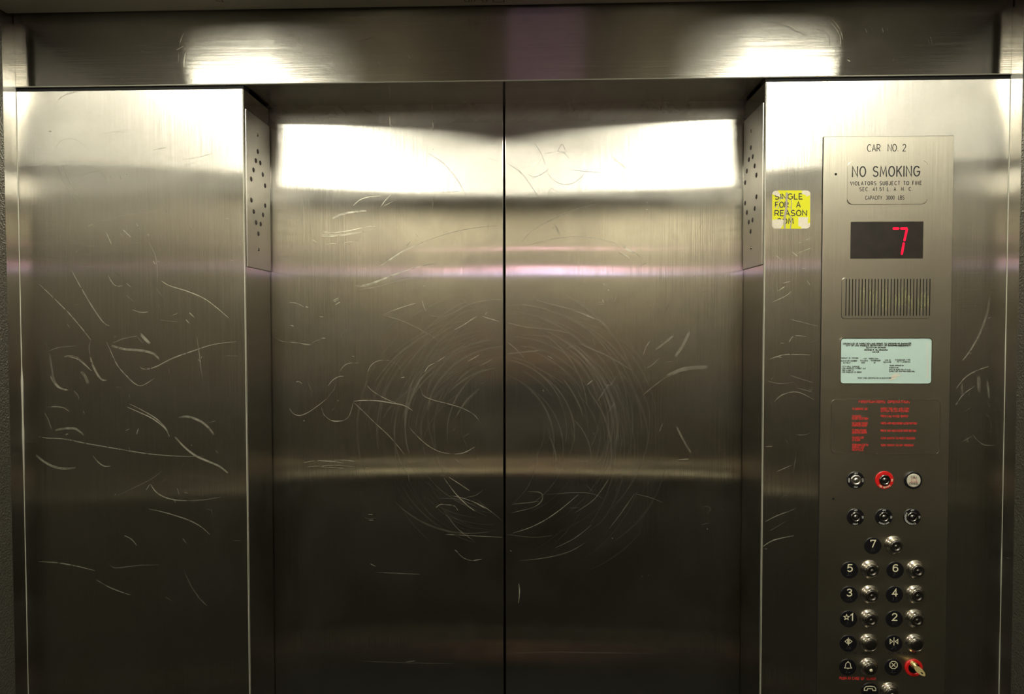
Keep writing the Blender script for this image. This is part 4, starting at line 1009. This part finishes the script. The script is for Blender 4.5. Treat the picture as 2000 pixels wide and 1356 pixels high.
scratches(D1, YD, dl, swirl(540, 982))
scratches(D2, YD, dr, swirl(992, 1440))
hd = [
 ('T', 1.6, 1, [(1435, 258), (1410, 320), (1402, 365)]), ('T', 2.2, 2, [(1455, 400), (1440, 460), (1436, 525)]), ('T', 1.4, 1, [(1380, 388), (1430, 362)]), ('T', 1.2, 0, [(1395, 410), (1392, 480)]), ('T', 1.3, 0, [(1050, 350), (1150, 360)]), ('T', 1.2, 0, [(1090, 395), (1150, 412)]), ('T', 1.4, 2, [(1495, 620), (1500, 628)]), ('T', 1.4, 1, [(1545, 490), (1565, 495)]),
 ('U', 4, 1, [(720, 120), (770, 180), (800, 230), (808, 290)]), ('U', 2, 1, [(745, 120), (800, 190), (820, 255)]), ('U', 2.5, 0, [(640, 190), (720, 220), (740, 300)]), ('U', 2.5, 1, [(400, 150), (460, 180), (530, 212)]), ('U', 2, 0, [(330, 135), (460, 175), (600, 240)]), ('U', 1.2, 1, [(965, 185), (980, 212)]), ('U', 1.2, 0, [(1000, 170), (1012, 195)]), ('U', 1.2, 1, [(1075, 180), (1085, 212)]), ('U', 1.2, 1, [(1105, 175), (1115, 200)]), ('U', 1.4, 0, [(1390, 235), (1405, 290)]), ('U', 1.2, 0, [(1375, 250), (1385, 285)]), ('U', 1.4, 2, [(848, 388), (868, 400)]), ('U', 1.2, 0, [(1148, 375), (1152, 405)]),
 ('Q', 1.2, 1, [(318, 348), (348, 396)]), ('Q', 1.2, 1, [(128, 400), (140, 422)]), ('Q', 1, 0, [(0, 270), (110, 240)]), ('Q', 1, 0, [(1780, 440), (2000, 430)]),
]
scratches(HD, -.0019, hd)
# black marker scrawl on the ceiling panel
b = nb()
for ps in ([(906, -14), (908, 3), (916, 4), (918, -12)], [(921, -14), (921, 4)], [(926, 3), (934, -6), (945, 4)], [(948, -10), (950, 3), (960, -4)], [(962, 4), (966, -6), (982, -5), (985, 4), (964, 4)], [(428, -6), (436, 4), (420, 1)]):
    ribbon(b, [WZ(x, y_, ZC - .0004) for x, y_ in ps], .0016, lambda p, r: (p, r, ZC - .0004))
obj('graffiti', b, M_INK, ceil, label='black marker scrawl')

# ================================================================== the photographer, seen only as a dim reflection in the doors
def skin(name, verts, edges, m, parent=None, root=0, sub=2, **k):
    me = bpy.data.meshes.new(name)
    base = world_loc(parent) if parent else Vector((0, 0, 0))
    me.from_pydata([Vector(v[:3]) - base for v in verts], edges, [])
    me.materials.append(m)
    o = bpy.data.objects.new(name, me); COL.objects.link(o)
    if parent: o.parent = parent
    o.modifiers.new('skin', 'SKIN').use_smooth_shade = True
    if not me.skin_vertices: me.attributes.new('skin', 'FLOAT', 'POINT') if False else None
    sv = me.skin_vertices[0].data
    for i, v in enumerate(verts):
        sv[i].radius = (v[3], v[4] if len(v) > 4 else v[3])
        sv[i].use_root = (i == root)
    sb = o.modifiers.new('subdivision', 'SUBSURF'); sb.levels = sub; sb.render_levels = sub
    return tag(o, **k)
PX, PY = .05, -1.60
V, Ed = [], []
def v_(x, y, z, r, r2=None): V.append((PX + x, PY + y, z, r, r2 or r)); return len(V) - 1
def chain(*ids):
    for a, c in zip(ids, ids[1:]): Ed.append((a, c))
pel = v_(0, .03, .95, .135, .09)
wst = v_(0, 0, 1.10, .125, .09); chs = v_(0, 0, 1.30, .145, .10); nk0 = v_(0, .005, 1.44, .075, .07); nk = v_(0, .012, 1.50, .052); chin = v_(0, .022, 1.565, .062, .07); hd1 = v_(0, .015, 1.64, .072, .088); hd2 = v_(0, .005, 1.71, .062, .072)
chain(pel, wst, chs, nk0, nk, chin, hd1, hd2)
nose = v_(0, .098, 1.625, .012); ee = [v_(sx * .085, .005, 1.64, .014, .018) for sx in (-1, 1)]
Ed += [(hd1, nose), (hd1, ee[0]), (hd1, ee[1])]
for sx in (-1, 1):
    sh = v_(sx * .175, 0, 1.40, .055); el = v_(sx * .265, .045, 1.22, .042); fa = v_(sx * .20, .09, 1.40, .036); wr = v_(sx * .115, .10, 1.535, .026); pa = v_(sx * .100, .10, 1.59, .032, .018)
    chain(chs, sh, el, fa, wr, pa)
    for j in range(4):
        f1 = v_(sx * (.087 - .003 * j), .15, 1.615 - .019 * j + .02, .009); f2 = v_(sx * .072, .182, 1.628 - .019 * j + .008, .0085); f3 = v_(sx * (.061 + .002 * j), .184, 1.63 - .019 * j, .0075)
        chain(pa, f1, f2, f3)
    t1 = v_(sx * .07, .075, 1.585, .0105); t2 = v_(sx * .05, .068, 1.60, .0095); chain(pa, t1, t2)
    hp = v_(sx * .09, .03, .88, .085); kn = v_(sx * .10, .01, .50, .058); an = v_(sx * .105, -.01, .10, .040); ft = v_(sx * .115, .12, .045, .038, .03)
    chain(pel, hp, kn, an, ft)
M_SKIN = plain('skin', (.42, .22, .14), .5)
M_SHIRT = plain('dark_blue_cloth', (.02, .026, .04), .8, noise=.2)
M_JEAN = plain('black_cloth', (.012, .012, .014), .85, noise=.2)
M_HAIR = plain('dark_hair', (.015, .01, .008), .5)
person = skin('person', V, Ed, M_SKIN, label='person in a dark blue shirt holding a camera, dimly reflected in the doors', cat='person')
def grow(ids, add):
    return [(*V[i][:3], V[i][3] + add, V[i][4] + add) for i in ids]
def sub(ids, name, m, add, **k):
    vs = grow(ids, add); ix = {i: n for n, i in enumerate(ids)}
    skin(name, vs, [(ix[a], ix[c]) for a, c in Ed if a in ix and c in ix], m, person, **k)
arms = [i for i in range(len(V)) if V[i][3] in (.055, .042, .036)]
sub([pel, wst, chs, nk0] + arms, 'shirt', M_SHIRT, .016, label='dark blue long sleeved shirt')
legs = [i for i in range(len(V)) if V[i][3] in (.085, .058, .040)]
sub([pel] + legs, 'trousers', M_JEAN, .014, label='black trousers')
sub([i for i in range(len(V)) if V[i][3] in (.040, .038)], 'shoe', M_JEAN, .012) if False else None
b = nb(); bmesh.ops.create_uvsphere(b, u_segments=24, v_segments=14, radius=1)
for v in b.verts: v.co = Vector((PX + v.co.x * .092, PY - .012 + v.co.y * .105, 1.675 + v.co.z * .098))
bmesh.ops.delete(b, geom=[v for v in b.verts if v.co.z < 1.655 and v.co.y > PY - .03], context='VERTS')
bmesh.ops.delete(b, geom=[v for v in b.verts if v.co.z < 1.60], context='VERTS')
obj('hair', b, M_HAIR, person, smooth=True, label='short dark hair')
# the camera they hold, its lens just behind the viewpoint
t = empty('camera', (.06, -1.48, 1.6), label='black camera held up by the person', cat='camera')
b = nb(); box(b, -.002, .104, -1.458, -1.43, 1.585, 1.668, .006); obj('camera_body', b, M_BLACK, t)
b = nb(); lathe(b, .07, 1.628, [(0, 0), (.030, 0), (.030, .015), (.029, .024), (.026, .024), (.024, .018), (0, .018)], 28, -1.43); obj('camera_lens', b, M_BLACK, t, smooth=False)
